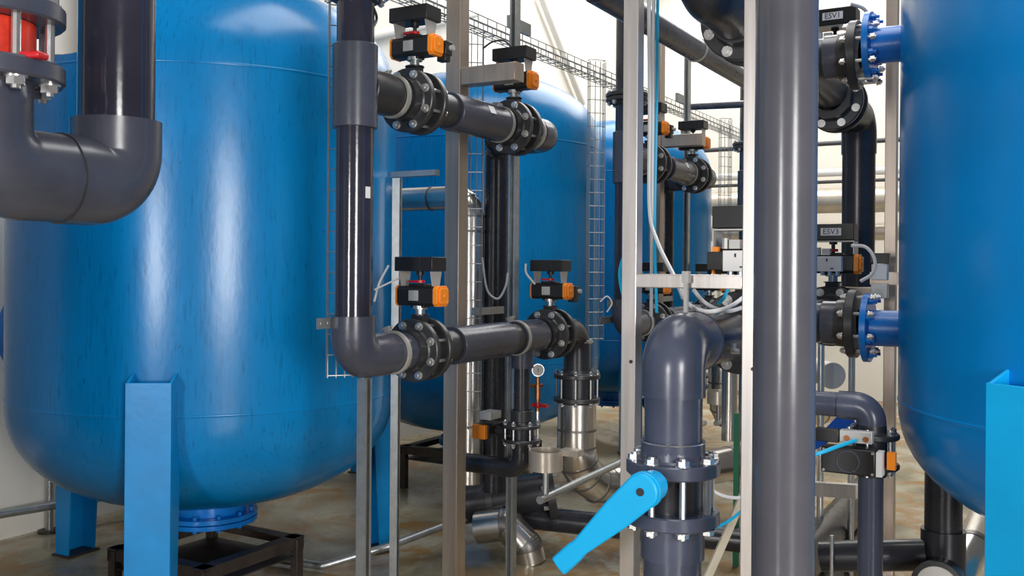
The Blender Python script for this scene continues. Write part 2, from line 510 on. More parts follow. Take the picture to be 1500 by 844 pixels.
def valve(label, centre, flow=(1, 0, 0), kind='row', group='actuated butterfly valves', tag=None, solenoid=True, s=1.0, up=(0, 0, 1)):
    fx = V(flow).normalized()
    uz = V(up)
    wy = uz.cross(fx).normalized()
    M4 = Matrix.Translation(V(centre)) @ Matrix((fx, wy, uz)).transposed().to_4x4() @ Matrix.Scale(s, 4)
    t = thing('butterfly_valve', label, 'valve', None, group, M4)
    flange_pair(t, 0.034)
    def body():
        b = MB().cyl((-0.033, 0, 0), (0.033, 0, 0), 0.1, 36)
        b.box((0, 0, 0.125), (0.045, 0.06, 0.06))
        b.cyl((0, 0, 0.15), (0, 0, 0.155), 0.042, 16)
        return b
    part('body', cached('valve_body', body, 'fitting'), None, t)
    part('stem', cached('stem', lambda: MB().cyl((0, 0, 0.15), (0, 0, 0.192), 0.021, 14).cyl((0, 0, 0.178), (0, 0, 0.193), 0.034, 14), 'galv'), None, t)
    z0 = 0.235
    def act():
        b = MB()
        b.prism((0, -0.096, z0), UX, UZ, OCT, (0, 0.192, 0))
        b.box((0, 0, z0 + 0.046), (0.05, 0.09, 0.012))
        b.box((0, 0, z0 - 0.046), (0.05, 0.07, 0.012))
        return b
    a = part('actuator', cached('actuator', act, 'black'), None, t, label='black pneumatic actuator', bevel=0.003)
    def cap(y0, y1):
        def f():
            o2 = [(x * 1.04, z * 1.04) for x, z in OCT]
            o3 = [(x * 0.8, z * 0.8) for x, z in OCT]
            b = MB().prism((0, y0, z0), UX, UZ, o2, (0, (y1 - y0) * 0.7, 0))
            b.prism((0, y0 + (y1 - y0) * 0.7, z0), UX, UZ, o3, (0, (y1 - y0) * 0.3, 0))
            b.cyl((0, y1, z0), (0, y1 + (0.004 if y1 > 0 else -0.004), z0), 0.008, 8)
            for i in (-1, 1):
                for j in (-1, 1):
                    b.cyl((i * 0.026, y1 * 0.97, z0 + j * 0.028), (i * 0.026, y1 * 1.01, z0 + j * 0.028), 0.005, 6)
            return b
        return f
    orange = M['orange']
    part('end_cap', cached('near_cap', cap(-0.096, -0.128), 'orange'), None, t, label='orange end cap facing the aisle', bevel=0.002)
    part('end_cap', cached('far_cap', cap(0.096, 0.106), 'orange'), None, t, label='thin orange end cap')
    part('nameplate', cached('nameplate', lambda: MB().box((-0.0435, 0.005, z0 + 0.002), (0.003, 0.05, 0.045)), 'grey'), None, t, label='silver nameplate')
    part('shaft', cached('shaft', lambda: MB().cyl((0, 0, 0.28), (0, 0, 0.35), 0.0085, 10).cyl((0, 0, 0.325), (0, 0, 0.345), 0.018, 10), 'black'), None, t)
    part('indicator', cached('indicator', lambda: MB().cyl((0, 0, 0.292), (0, 0, 0.304), 0.022, 16).box((-0.01, 0.02, 0.298), (0.03, 0.05, 0.01)), 'red'), None, t, label='red position indicator')
    if kind == 'row':
        def br(y):
            return lambda: MB().prism((0, y, 0.272), UX, UZ, [(-0.026, 0), (0.026, 0), (0.042, 0.066), (0.042, 0.07), (-0.042, 0.07), (-0.042, 0.066)], (0, 0.003, 0))
        part('bracket', cached(('bracket', 1), br(-0.084), 'grey'), None, t, label='light grey bracket plate')
        part('bracket', cached(('bracket', 2), br(0.081), 'grey'), None, t, label='light grey bracket plate')
        bx = part('switch_box', cached('switch_box', lambda: MB().box((0, 0.0, 0.374), (0.11, 0.2, 0.062)), 'black'), None, t, label='black limit switch box on top', bevel=0.003)
        part('seam', cached('lid_seam', lambda: MB().box((0, -0.035, 0.374), (0.1125, 0.002, 0.0635)), 'fitting'), None, bx)
        if solenoid:
            so = part('solenoid', cached('solenoid', lambda: MB().box((0.065, -0.105, z0 - 0.002), (0.05, 0.06, 0.06)).box((0.06, -0.11, z0 - 0.045), (0.04, 0.045, 0.03)), 'black'), None, t, bevel=0.003)
            part('plug', cached('plug', lambda: MB().cyl((0.075, -0.135, z0), (0.075, -0.152, z0), 0.012, 10), 'grey'), None, so)
    else:
        # the valves along the aisle carry their blocks on the front
        def frame():
            b = MB()
            arm_box(b, -0.05, 0.05, -0.1, 0.1, 0.336, 0.341)
            arm_box(b, -0.05, 0.05, -0.1, -0.096, 0.28, 0.341)
            arm_box(b, -0.05, 0.05, 0.096, 0.1, 0.28, 0.341)
            return b
        part('bracket', cached('wide_bracket', frame, 'grey'), None, t, label='thin metal bracket frame')
        sb = part('switch_box', cached('tall_switch_box', lambda: MB().box((0, 0, 0.38), (0.11, 0.2, 0.074)), 'black'), None, t, bevel=0.003)
        blk = part('valve_block', cached('front_block', lambda: MB().box((-0.066, 0.0, z0), (0.045, 0.105, 0.068)), 'white'), None, t, label='pale grey solenoid block on the front', bevel=0.002)
        part('mark', cached('block_mark', lambda: MB().box((-0.0892, -0.012, z0 - 0.02), (0.001, 0.014, 0.005)).box((-0.0892, 0.01, z0 + 0.018), (0.001, 0.006, 0.012)), 'ink'), None, blk)
        def glands():
            b = MB()
            for y in (-0.033, 0.0, 0.033):
                b.cyl((-0.066, y, z0 - 0.034), (-0.066, y, z0 - 0.052), 0.01, 8)
            return b
        part('gland', cached('glands', glands, 'zinc'), None, blk)
        so = part('solenoid', cached('side_solenoid', lambda: MB().box((-0.066, 0.08, z0), (0.04, 0.052, 0.06)), 'black'), None, t, bevel=0.002)
        part('tip', cached('orange_tip', lambda: MB().box((-0.07, 0.08, z0 + 0.037), (0.02, 0.02, 0.018)), 'orange'), None, so)
        part('fitting', cached('air_fittings', lambda: MB().box((-0.05, 0.02, 0.29), (0.03, 0.035, 0.03)).cyl((-0.05, 0.055, 0.275), (-0.05, 0.055, 0.31), 0.012, 8), 'grey'), None, t)
        if tag:
            st = part('sticker', cached('tag_plate', lambda: MB().box((-0.0558, 0.0, 0.381), (0.0014, 0.09, 0.034)), 'sticker'), None, sb, label='white sticker lettered ' + tag)
            text('lettering', tag, sb, Matrix.Translation((-0.0568, 0, 0.381)) @ Matrix(((0, 0, -1), (-1, 0, 0), (0, 1, 0))).to_4x4(), 0.035)
    return t

def pipe_part(t, pts, r, m='pvc', br=0.095, name='pipe', n=28, label=None, seg=10):
    return part(name, MB().tube(bend(pts, br, seg), r, n), m, t, label)
def sleeve(t, p0, p1, r=SR, m='pvc', name='socket', n=32, label=None):
    p0, p1 = V(p0), V(p1)
    h = (p1 - p0).length
    return part(name, MB().lathe(p0, p1 - p0, [(0, r * 0.8), (0, r - 0.003), (0.003, r), (h - 0.003, r), (h, r - 0.003), (h, r * 0.8)], n), m, t, label)
def clamp_band(t, p, d, r=0.092, wd=0.02, lug=None):
    d = V(d).normalized()
    p = V(p)
    b = MB().ring(p - d * wd / 2, p + d * wd / 2, r, r - 0.01, 32)
    lg = V(lug) if lug else UZ
    side = d.cross(lg)
    b.box(p + lg * (r + 0.01), (0.022, wd, 0.026), (lg, d, side))
    b.cyl(p + lg * (r + 0.014) - side * 0.025, p + lg * (r + 0.014) + side * 0.025, 0.0055, 8)
    return part('clamp_band', b, 'ring', t, label='pale clamp band')
def sticker(t, px, py, p, dirs, sx=0.035, sz=0.05):
    """a small paper square lying on a pipe at p (row coordinates) facing dirs"""
    d = V(dirs).normalized()
    x, y, z = basis(d)
    return part('sticker', MB().box(p, (sx, sz, 0.0015), (x, y, z)), 'sticker', t, label='small white paper sticker')
def strut_mb(p, z0, z1, sx=0.041, open_dir=(0, -1)):
    p = V(p)
    h, k, q = sx / 2, 0.0035, 0.011
    # C section, open to the side open_dir in (s, w)
    sec = [(-h, -h), (h, -h), (h, -h + q), (h - k, -h + q), (h - k, -h + k), (-h + k, -h + k), (-h + k, h - k), (h - k, h - k), (h - k, h - q), (h, h - q), (h, h), (-h, h)]
    od = V((open_dir[0], open_dir[1], 0)).normalized()
    return MB().prism(V((p.x, p.y, z0)), od, UZ.cross(od), sec, (0, 0, z1 - z0))
def hose(name, label, pts, r, m, cat='cable', group=None, n=7, k=7):
    return solo(name, label, cat, MB().tube(spline(pts, k), r, n), m, group)
def wire_tray(label, p0, p1, wd, dd, w, d, step=0.1, r=0.0026, group=None):
    """basket of wires from p0 to p1; wd is the width direction, dd the way the sides stand up"""
    p0, p1, wd, dd = V(p0), V(p1), V(wd).normalized(), V(dd).normalized()
    L = (p1 - p0).length
    ax = (p1 - p0).normalized()
    b = MB()
    for a, c in ((-w / 2, d), (-w / 2, d / 2), (-w / 2, 0), (-w / 6, 0), (w / 6, 0), (w / 2, 0), (w / 2, d / 2), (w / 2, d)):
        o = wd * a + dd * c
        b.cyl(p0 + o, p1 + o, r, 5)
    k = 0
    while k * step < L:
        q = p0 + ax * (k * step + 0.01)
        for A, B in (((-w / 2, d), (-w / 2, 0)), ((-w / 2, 0), (w / 2, 0)), ((w / 2, 0), (w / 2, d))):
            b.cyl(q + wd * A[0] + dd * A[1], q + wd * B[0] + dd * B[1], r, 5)
        k += 1
    return solo('wire_cable_tray', label, 'cable tray', b, 'wire', group, base=p0)

# ------------------------------------------------------------------ tanks
TR = 1.013
def tank(label, c, zs, paint, leg_angles, leg_top, nozzles, manhole=None, group='blue pressure tanks', leg_depth=0.1, leg_m='leg'):
    """c is the axis in row coordinates; zs = (bottom seam, top seam, dome depth)"""
    zb, zt, dd = zs
    c = V((c[0], c[1], 0))
    t = thing('filter_tank', label, 'tank', c, group)
    prof, n = [], 18
    e = 2.35
    for k in range(n + 1):
        a = PI / 2 * k / n
        prof.append((zb - dd * math.cos(a) ** (2 / e), TR * math.sin(a) ** (2 / e) if k else 0.0))
    for k in range(n + 1):
        a = PI / 2 * (n - k) / n
        prof.append((zt + dd * math.cos(a) ** (2 / e), TR * math.sin(a) ** (2 / e) if k < n else 0.0))
    part('shell', MB().lathe(c, UZ, prof, 96), paint, t)
    for z in (zb, zt):
        part('weld_seam', MB().lathe(c + UZ * (z - 0.012), UZ, [(0.004, TR), (0.008, TR + 0.0022), (0.014, TR + 0.0022), (0.018, TR)], 96), paint, t, label='thin welded seam')
    for a in leg_angles:
        d = (ROWI.to_3x3() @ V((math.cos(a), math.sin(a), 0))).normalized()
        sd = UZ.cross(d)
        w, dep, th = 0.198, leg_depth, 0.012
        ro = TR + dep - 0.012
        zt_, zb_ = leg_top, 0.012
        b = MB()
        o = c + d * ro
        # channel: web facing outwards, flanges running back to the shell with a slanted top
        b.box(o + UZ * (zt_ + zb_) / 2, (th, w, zt_ - zb_), (d, sd, UZ))
        for sg in (-1, 1):
            q = o + sd * sg * (w / 2 - th / 2) - sd * th / 2
            b.prism(q, d, UZ, [(-dep - 0.04, zt_ - 0.5), (-dep - 0.04, zt_ + 0.055), (-0.006, zt_), (-0.006, zb_), (-dep, zb_)], sd * th)
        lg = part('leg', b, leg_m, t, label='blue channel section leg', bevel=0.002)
        part('foot_plate', MB().box(o - d * 0.05 + UZ * 0.006, (0.15, 0.22, 0.012), (d, sd, UZ)), 'darksteel', lg)
    # bottom outlet
    zn = zb - dd
    nz = part('bottom_outlet', MB().cyl(c + UZ * (zn - 0.07), c + UZ * (zn + 0.06), 0.2, 40).cyl(c + UZ * (zn - 0.095), c + UZ * (zn - 0.07), 0.262, 48).cyl(c + UZ * (zn - 0.125), c + UZ * (zn - 0.1), 0.262, 48), 'blue_flange', t, label='blue flanged outlet under the tank', bevel=0.002)
    b = MB()
    for k in range(12):
        a = 2 * PI * k / 12
        q = c + V((math.cos(a), math.sin(a), 0)) * 0.235
        b.cyl(q + UZ * (zn - 0.14), q + UZ * (zn - 0.052), 0.012, 6)
    part('bolt_ring', b, 'blue_flange', nz, kind='stuff')
    for (d, z, ln) in nozzles:
        d = V(d).normalized()
        p = c + UZ * z
        nb = MB().cyl(p + d * (TR - 0.06), p + d * (TR + ln - 0.012), 0.074, 32)
        no = part('nozzle', nb, 'blue_flange', t, label='blue pipe stub')
        fb = MB().ring(p + d * (TR + ln - 0.026), p + d * (TR + ln), 0.142, 0.06, 40)
        fl = part('nozzle_flange', fb, 'blue_flange', no, label='blue bolted flange', bevel=0.002)
        x, y, _ = basis(d)
        nb = MB()
        for k in range(8):
            a = 2 * PI * (k + 0.5) / 8
            q = p + d * (TR + ln - 0.026) + (x * math.cos(a) + y * math.sin(a)) * 0.119
            nb.cyl(q, q - d * 0.016, 0.0135, 6).cyl(q, q - d * 0.03, 0.007, 8)
        part('bolt_ring', nb, 'blue_flange', fl, kind='stuff')
    if manhole:
        d, z, r = V(manhole[0]).normalized(), manhole[1], manhole[2]
        p = c + UZ * z
        part('manhole', MB().cyl(p + d * (TR - 0.1), p + d * (TR + 0.1), r * 0.85, 40).cyl(p + d * (TR + 0.08), p + d * (TR + 0.13), r, 40), 'blue_flange', t, label='round blue manhole', bevel=0.002)
    return t
SP = 2.72
TC = row(-1.67, 5.3, 0)
ZS = (1.055, 2.66, 0.60)
D2R = math.radians
tank('scratched blue tank with two window reflections beside the white wall, nearest of its row', (TC.x, TC.y), ZS, 'tank', (D2R(-86), D2R(154), D2R(34)), 1.22, [], manhole=((-0.35, 1, 0), 1.35, 0.25))
tank('unseen blue tank added next in the row before the scratched one, to shade the wall', (TC.x - SP, TC.y), ZS, 'tank', (D2R(-86), D2R(154), D2R(34)), 1.22, [])  # out of view, added to shade the wall and the scratched tank's edge
tank('second blue tank in the row, standing behind the scratched one', (TC.x + SP, TC.y), ZS, 'tank', (D2R(-86), D2R(154), D2R(34)), 1.22, [])
tank('farthest blue tank of the row, a narrow strip behind the distant valves', (TC.x + 2 * SP, TC.y), ZS, 'tank', (D2R(-86), D2R(154), D2R(34)), 1.22, [])
RC = row(2.46, 3.38, 0)
NZL, NZU = EYE - 0.237, EYE + 0.925
a_leg = math.atan2(-0.53, -0.93)
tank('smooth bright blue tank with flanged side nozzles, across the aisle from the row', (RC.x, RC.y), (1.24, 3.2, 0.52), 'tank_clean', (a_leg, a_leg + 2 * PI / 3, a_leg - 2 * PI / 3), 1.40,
     [((0, 1, 0), NZL, 0.14), ((0, 1, 0), NZU, 0.14)], leg_m='leg_lit')

# ------------------------------------------------------------------ pipework in front of each tank of the row
ZU, ZL = EYE + 0.712, EYE - 0.362
pA = atw(610, 6, 0.36)
pB = atw(870, 110, 0.36)
zt_ = (pA.z + pB.z) / 2
ROWNAME = ['nearest scratched tank', 'second tank', 'farthest tank']
def station(k):
    s0 = k * SP
    nm = ROWNAME[k]
    P = lambda s, w, z: V((s0 + s, w, z))
    full = k == 0
    # riser
    t = thing('riser_pipe', 'tall dark vertical plastic pipe with grey tee and elbow before the ' + nm, 'pipe', P(0, 0, ZL - 0.09), 'risers')
    part('pipe', MB().tube([P(0, 0, ZL + 0.1), P(0, 0, ZU + 0.36)], PR, 32), 'pvc_gloss', t, label='glossy dark pipe')
    sleeve(t, P(0, 0, ZU - 0.165), P(0, 0, ZU + 0.165), 0.0895, 'pvc', 'tee', label='grey tee socket')
    sleeve(t, P(0.04, 0, ZU), P(0.2, 0, ZU), SR, 'fitting', 'tee_branch')
    part('elbow', MB().tube(bend([P(0, 0, ZL + 0.165), P(0, 0, ZL), P(0.2, 0, ZL)], 0.1, 10), 0.0885, 36), 'pvc', t, label='grey elbow at the foot')
    part('pipe_stub', MB().tube([P(0.19, 0, ZL), P(0.345, 0, ZL)], 0.08, 32), 'pvc', t)
    part('pipe_stub', MB().tube([P(0.19, 0, ZU), P(0.3, 0, ZU)], 0.08, 32), 'fitting', t)
    clamp_band(t, P(0.262, 0, ZL), UX, lug=V((0, 0.3, 1)).normalized())
    clamp_band(t, P(0.245, 0, ZU), UX, lug=V((0, 0.3, 1)).normalized())
    if full:
        d = V((-0.5, -0.87, 0)).normalized()
        a = V((-0.62, -0.78, 0)).normalized()
        sticker(t, 0, 0, P(0, 0, 2.03) + V((-0.1, -0.995, 0)) * (PR + 0.0005), V((-0.1, -0.995, 0)), 0.026, 0.045)
    # top flange on the riser, continuing pipe
    tf = thing('flange_joint', 'bolted black flange joint at the top of the riser before the ' + nm, 'flange', None, 'flange joints on the risers',
               Matrix.Translation(P(0, 0, ZU + 0.385)) @ Matrix.Rotation(-PI / 2, 4, 'Y'))
    flange_pair(tf, 0.002, key='joint', th=0.026, cl=0.02)
    tp = thing('riser_pipe', 'dark vertical pipe above the top flange before the ' + nm, 'pipe', P(0, 0, ZU + 0.43), 'upper riser pipes')
    part('pipe', MB().tube([P(0, 0, ZU + 0.425), P(0, 0, ZU + 1.6)], PR, 28), 'pvc_dark', tp)
    # valves
    valve('upper valve next to the riser before the %s, orange cap on its actuator' % nm, P(0.4, 0, ZU))
    valve('upper valve at the far end of the short header before the %s' % nm, P(1.262, 0, ZU), solenoid=False)
    valve('lower valve next to the elbow before the %s' % nm, P(0.454, 0, ZL), solenoid=False)
    valve('lower valve at the far end of the lower header before the %s' % nm, P(1.679, 0, ZL))
    # upper header
    t = thing('upper_header_pipe', 'thick grey header pipe between the two upper valves before the ' + nm, 'pipe', P(0.5, 0, ZU - 0.1), 'upper headers')
    part('pipe', MB().tube([P(0.51, 0, ZU), P(0.72, 0, ZU)], PR, 32), 'fitting', t)
    sleeve(t, P(0.665, 0, ZU), P(1.13, 0, ZU), SR, 'pvc', 'tee')
    clamp_band(t, P(1.115, 0, ZU), UX, lug=V((0, 0.3, 1)).normalized())
    n_ = V((-0.55, -0.75, 0.35)).normalized()
    n_ = (n_ - UX * n_.dot(UX)).normalized()
    part('sticker', MB().box(P(0.92, 0, ZU) + n_ * (SR + 0.0005), (0.05, 0.04, 0.0015), (UX, n_.cross(UX), n_)), 'sticker', t, label='small white paper sticker')
    t = thing('header_end_elbow', 'dark rounded pipe end beyond the last upper valve before the ' + nm, 'pipe', P(1.42, 0, ZU - 0.1), 'header ends')
    part('pipe_stub', MB().tube([P(1.37, 0, ZU), P(1.5, 0, ZU)], 0.08, 32), 'fitting', t)
    clamp_band(t, P(1.44, 0, ZU), UX)
    part('elbow', MB().tube(bend([P(1.47, 0, ZU), P(1.615, 0, ZU), P(1.615, 0.3, ZU)], 0.1, 8), SR, 32), 'pvc', t)
    # lower header
    t = thing('lower_header_pipe', 'thick grey header pipe between the two lower valves before the ' + nm, 'pipe', P(0.55, 0, ZL - 0.1), 'lower headers')
    part('pipe', MB().tube([P(0.565, 0, ZL), P(1.57, 0, ZL)], PR, 32), 'fitting', t)
    sleeve(t, P(0.7, 0, ZL), P(1.19, 0, ZL), SR, 'pvc', 'socket')
    sleeve(t, P(1.29, 0, ZL), P(1.53, 0, ZL), SR, 'pvc', 'tee')
    part('tee_branch', MB().lathe(P(1.37, 0, ZL - 0.03), -UZ, [(0, 0.06), (0, 0.064), (0.13, 0.06), (0.13, 0.03)], 28), 'pvc', t)
    clamp_band(t, P(1.3, 0, ZL), UX, lug=V((0, 0.3, 1)).normalized())
    # elbow after the last lower valve, coupling, steel clad pipe
    t = thing('outlet_elbow', 'dark elbow turning down after the last lower valve before the ' + nm, 'pipe', P(2.02, 0, ZL - 0.2), 'outlet elbows')
    part('elbow', MB().tube(bend([P(1.785, 0, ZL), P(2.02, 0, ZL), P(2.02, 0, ZL - 0.23)], 0.11, 10), 0.078, 30), 'pvc_dark', t)
    clamp_band(t, P(2.02, 0, ZL - 0.06), UZ, 0.085, 0.018, lug=V((-0.3, -1, 0)).normalized())
    tf = thing('flange_joint', 'black bolted coupling between dark elbow and steel clad pipe before the ' + nm, 'flange', None, 'couplings on the clad pipes',
               Matrix.Translation(P(2.02, 0, ZL - 0.33)) @ Matrix.Rotation(-PI / 2, 4, 'Y'))
    flange_pair(tf, 0.055, r=0.135, bc=0.118, key='coupling', th=0.026, hx=0.012, cl=0.025)
    part('body', cached('coupling_body', lambda: MB().cyl((-0.055, 0, 0), (0.055, 0, 0), 0.1, 32), 'pvc_dark'), None, tf)
    # support strut under the elbow and slotted plates
    solo('strut_post', 'galvanised slotted post under the elbow before the ' + nm, 'post', strut_mb(P(0.075, 0, 0), 0, ZL - 0.09, 0.043, (0, -1)), 'galv', 'galvanised posts', base=P(0.075, 0, 0))
    # stainless post with beam
    t = thing('steel_post', 'square stainless post with a short beam carrying the upper header before the ' + nm, 'post', P(1.04, 0.2, 0), 'square stainless posts')
    part('post', MB().box(P(1.04, 0.2, 1.8), (0.085, 0.085, 3.6)), 'steel', t, bevel=0.004)
    part('beam', MB().box(P(1.04, 0.0, EYE + 0.945), (0.08, 0.31, 0.088)), 'steel', t, bevel=0.004)
    part('end_plate', MB().box(P(1.04, -0.157, EYE + 0.945), (0.082, 0.004, 0.09)), 'steel', t)
    part('foot_plate', MB().box(P(1.04, 0.2, 0.006), (0.2, 0.2, 0.012)), 'steel', t)
    # galvanised strut to the roof
    p = atw(752, 420, 0.13)
    solo('strut_post', 'tall galvanised post rising past the upper header before the ' + nm, 'post', strut_mb(P(p.x, 0.13, 0), 0, 3.6, 0.043, (-1, 0)), 'galv', 'tall galvanised posts', base=P(p.x, 0.13, 0))
    # dark down pipe behind the headers
    t = thing('down_pipe', 'dark vertical pipe behind the lower header before the ' + nm, 'pipe', P(0.95, 0.42, 0.5), 'down pipes')
    p = atw(726, 400, 0.42)
    part('pipe', MB().tube(bend([P(1.615, 0.31, ZU), P(p.x, 0.42, ZU), P(p.x, 0.42, 0.44)], 0.1, 8), 0.07, 28), 'pvc_dark', t)
    # wire trays standing beside the riser and beside the post
    p = atw((499, 873, 1062)[k], 300, 0.15) - UX * s0
    wire_tray('wire cable tray standing beside the riser before the ' + nm, P(p.x, 0.15, ZL - 0.1), P(p.x, 0.15, zt_), V((0.75, -0.66, 0)), V((0.66, 0.75, 0)), 0.105, 0.04, 0.085, group='standing wire trays')
    if k:
        q = V(((s0 + s0 + p.x) / 2, 0.1, ZL + 0.03))
        solo('slotted_plate', 'slotted plate tying the wire tray to the riser before the ' + nm, 'plate', MB().box(q, (abs(p.x) + 0.1, 0.006, 0.045)), 'galv', 'slotted plates')
    p = atw(692, 300, 0.36)
    wire_tray('wire cable tray standing beside the stainless post before the ' + nm, P(p.x, 0.36, 0.85), P(p.x, 0.36, EYE + 1.29), V((0.6, -0.8, 0)), V((0.8, 0.6, 0)), 0.1, 0.06, 0.1, group='standing wire trays')
    t = solo('slotted_rail', 'short slotted galvanised rail fixed behind the down pipe before the ' + nm, 'rail', MB().box(P(p.x + 0.13, 0.34, ZL + 0.12), (0.3, 0.03, 0.04)), 'galv', 'slotted rails')
    if k < 2:
        p2 = atw(478, 478, 0.06)
        solo('slotted_plate', 'small slotted galvanised plate sticking out beside the riser before the ' + nm, 'plate',
             MB().box(P(p2.x, p2.y, p2.z), (0.1, 0.005, 0.042)).box(P(p2.x - 0.02, p2.y - 0.003, p2.z), (0.022, 0.002, 0.009)).box(P(p2.x + 0.02, p2.y - 0.003, p2.z), (0.022, 0.002, 0.009)), 'galv', 'slotted plates')
    # drop pipe with small valve
    zf = EYE - 0.86
    t = thing('drop_pipe', 'thin dark pipe dropping from the lower header before the ' + nm, 'pipe', P(1.37, 0, zf + 0.05), 'drop pipes')
    part('pipe', MB().tube([P(1.37, 0, ZL - 0.1), P(1.37, 0, zf + 0.04)], 0.043, 24), 'pvc_dark', t)
    sleeve(t, P(1.37, 0, zf + 0.06), P(1.37, 0, zf + 0.12), 0.06, 'fitting', 'collar', 24)
    if k < 2:
        t = thing('small_valve', 'small flanged drain valve with square orange cap before the ' + nm, 'valve', None, 'small drain valves',
                  Matrix.Translation(P(1.37, 0, zf)) @ Matrix.Rotation(-PI / 2, 4, 'Y'))
        flange_pair(t, 0.028, r=0.1, bc=0.085, n=6, key='small', rp=0.043, th=0.018, colr=0.055, hx=0.012, cl=0.03)
        part('body', cached('small_body', lambda: MB().cyl((-0.028, 0, 0), (0.028, 0, 0), 0.065, 28).cyl((0, 0, 0), (0, 0.15, 0), 0.022, 16), 'pvc_dark'), None, t)
        part('actuator', cached('small_actuator', lambda: MB().box((0, 0.2, 0), (0.07, 0.09, 0.15)), 'black'), None, t, label='black actuator', bevel=0.003)
        part('end_cap', cached('small_cap', lambda: MB().box((0.0, 0.2, 0.09), (0.074, 0.08, 0.03)), 'orange'), None, t, label='square orange end cap', bevel=0.004)
        part('switch_box', cached('small_box', lambda: MB().box((0.085, 0.17, 0.04), (0.04, 0.075, 0.11)), 'grey'), None, t, label='pale grey switch box', bevel=0.002)
        t = thing('drain_elbow', 'dark elbow pipe under the small drain valve before the ' + nm, 'pipe', P(1.37, 0, zf - 0.3), 'drain elbows')
        part('elbow', MB().tube(bend([P(1.37, 0, zf - 0.05), P(1.37, 0, zf - 0.19), P(1.37, 0.42, zf - 0.19)], 0.07, 8), 0.05, 24), 'pvc_dark', t)
for k in range(3):
    station(k)

# horizontal wire tray running along the row
wire_tray('long wire cable tray running along the row above the headers', V((-0.6, 0.42, zt_)), V((8.6, 0.42, zt_)), UW, UZ, 0.09, 0.075, 0.1, 0.003)
for k, (a, b) in enumerate(((0, 'first'), (1, 'second'))):
    p = atw(720, 36, 0.4)
    t = solo('tray_bracket', 'slotted plate joining the long wire tray at the %s stainless post' % b, 'bracket', MB().box((p.x + 0.1 + k * SP, 0.3, p.z), (0.25, 0.02, 0.07)), 'galv', 'tray brackets')

# steel clad outlet pipe of the first and second station
def onfloor(px, py, z):
    lx, ly = lev(px, py)
    Y = (EYE - z) * F / ly
    return ROWI @ V((lx / F * Y, Y, z))
def clad(label, pts, r, bands, br, seg=8, m='clad', foot=None, group='steel clad pipes', n=28, faceted=True):
    t = thing('clad_pipe', label, 'pipe', pts[0] if foot is None else foot, group)
    path = bend(pts, br, 4)
    b = MB().tube(path, r, n)
    o = part('cladding', b, m, t)
    # raised seam bands at each mitre
    for i in range(1, len(path) - 1):
        d = (path[i + 1] - path[i - 1]).normalized()
        part('seam_band', MB().ring(path[i] - d * 0.006, path[i] + d * 0.006, r + 0.003, r - 0.004, n), 'seam', t)
    for f, a, c in bands:
        p = V(a).lerp(V(c), f)
        d = (V(c) - V(a)).normalized()
        part('seam_band', MB().ring(p - d * 0.007, p + d * 0.007, r + 0.003, r - 0.004, n), 'seam', t)
    return t
for k in range(2):
    a = V((2.02 + k * SP, 0, ZL - 0.42))
    e = V((2.02 + k * SP, 0, 0.45))
    q = onfloor(1105, 668, 0.45) + UX * (k * SP)
    clad('shiny steel clad pipe curving to the floor below the coupling before the ' + ROWNAME[k], [a, e, q], 0.112, [(0.3, a, e), (0.35, e, q), (0.6, e, q), (0.85, e, q)], 0.3)
# clad pipe passing behind the posts
a = at(690, 290, 5.5)
c = V((a.x, a.y + 0.5, a.z))
clad('steel clad pipe elbow between the first two tanks, turning down behind the stainless post', [c, a, V((a.x, a.y, 0.5))], 0.07, [(0.45, c, a), (0.12, a, V((a.x, a.y, 0.5))), (0.5, a, V((a.x, a.y, 0.5))), (0.8, a, V((a.x, a.y, 0.5)))], 0.11)
p = at(581, 400, 5.15)
t = thing('strut_post', 'galvanised post with a top arm carrying the clad pipe', 'post', V((p.x, p.y, 0)))
zt2 = at(581, 264, 5.15).z
part('post', strut_mb(p, 0, zt2, 0.041, (0.3, -1)), 'galv', t)
part('arm', MB().box((p.x + 0.0, p.y - 0.11, zt2 + 0.02), (0.041, 0.3, 0.03)), 'galv', t)
# mitred clad bend on the floor
clad('short mitred steel clad bend standing on the floor behind the drain elbow', [at(706, 774, 5.75), at(748, 768, 5.7), at(778, 800, 5.66), V((at(784, 838, 5.66).x, at(784, 838, 5.66).y, 0.0))], 0.095, [], 0.03)
# big dark pipes at floor level
a, b = at(690, 738, 5.9), at(806, 720, 5.9)
t = thing('floor_manifold', 'thick dark pipe with flange lying low behind the galvanised post', 'pipe', V((a.x, a.y, 0)))
part('pipe', MB().tube([a - (b - a) * 0.12, b], 0.125, 32), 'pvc_dark', t)
dd = (b - a).normalized()
part('collar', MB().ring(a + dd * 0.12, a + dd * 0.16, 0.135, 0.11), 'fitting', t)
part('flange', MB().ring(b, b + dd * 0.05, 0.19, 0.08, 40), 'fitting', t)
x, y, z = basis(dd)
for k in range(8):
    a_ = 2 * PI * (k + 0.5) / 8
    part('bolt', MB().cyl(b + (x * math.cos(a_) + y * math.sin(a_)) * 0.16 - dd * 0.03, b + (x * math.cos(a_) + y * math.sin(a_)) * 0.16 + dd * 0.08, 0.014, 6), 'zinc', t)
a, b = at(775, 757, 5.9), at(1135, 790, 5.45)
solo('floor_pipe', 'long dark pipe crossing the aisle close to the floor behind the sky blue lever', 'pipe', MB().tube([a, b], 0.07, 24), 'pvc_dark')
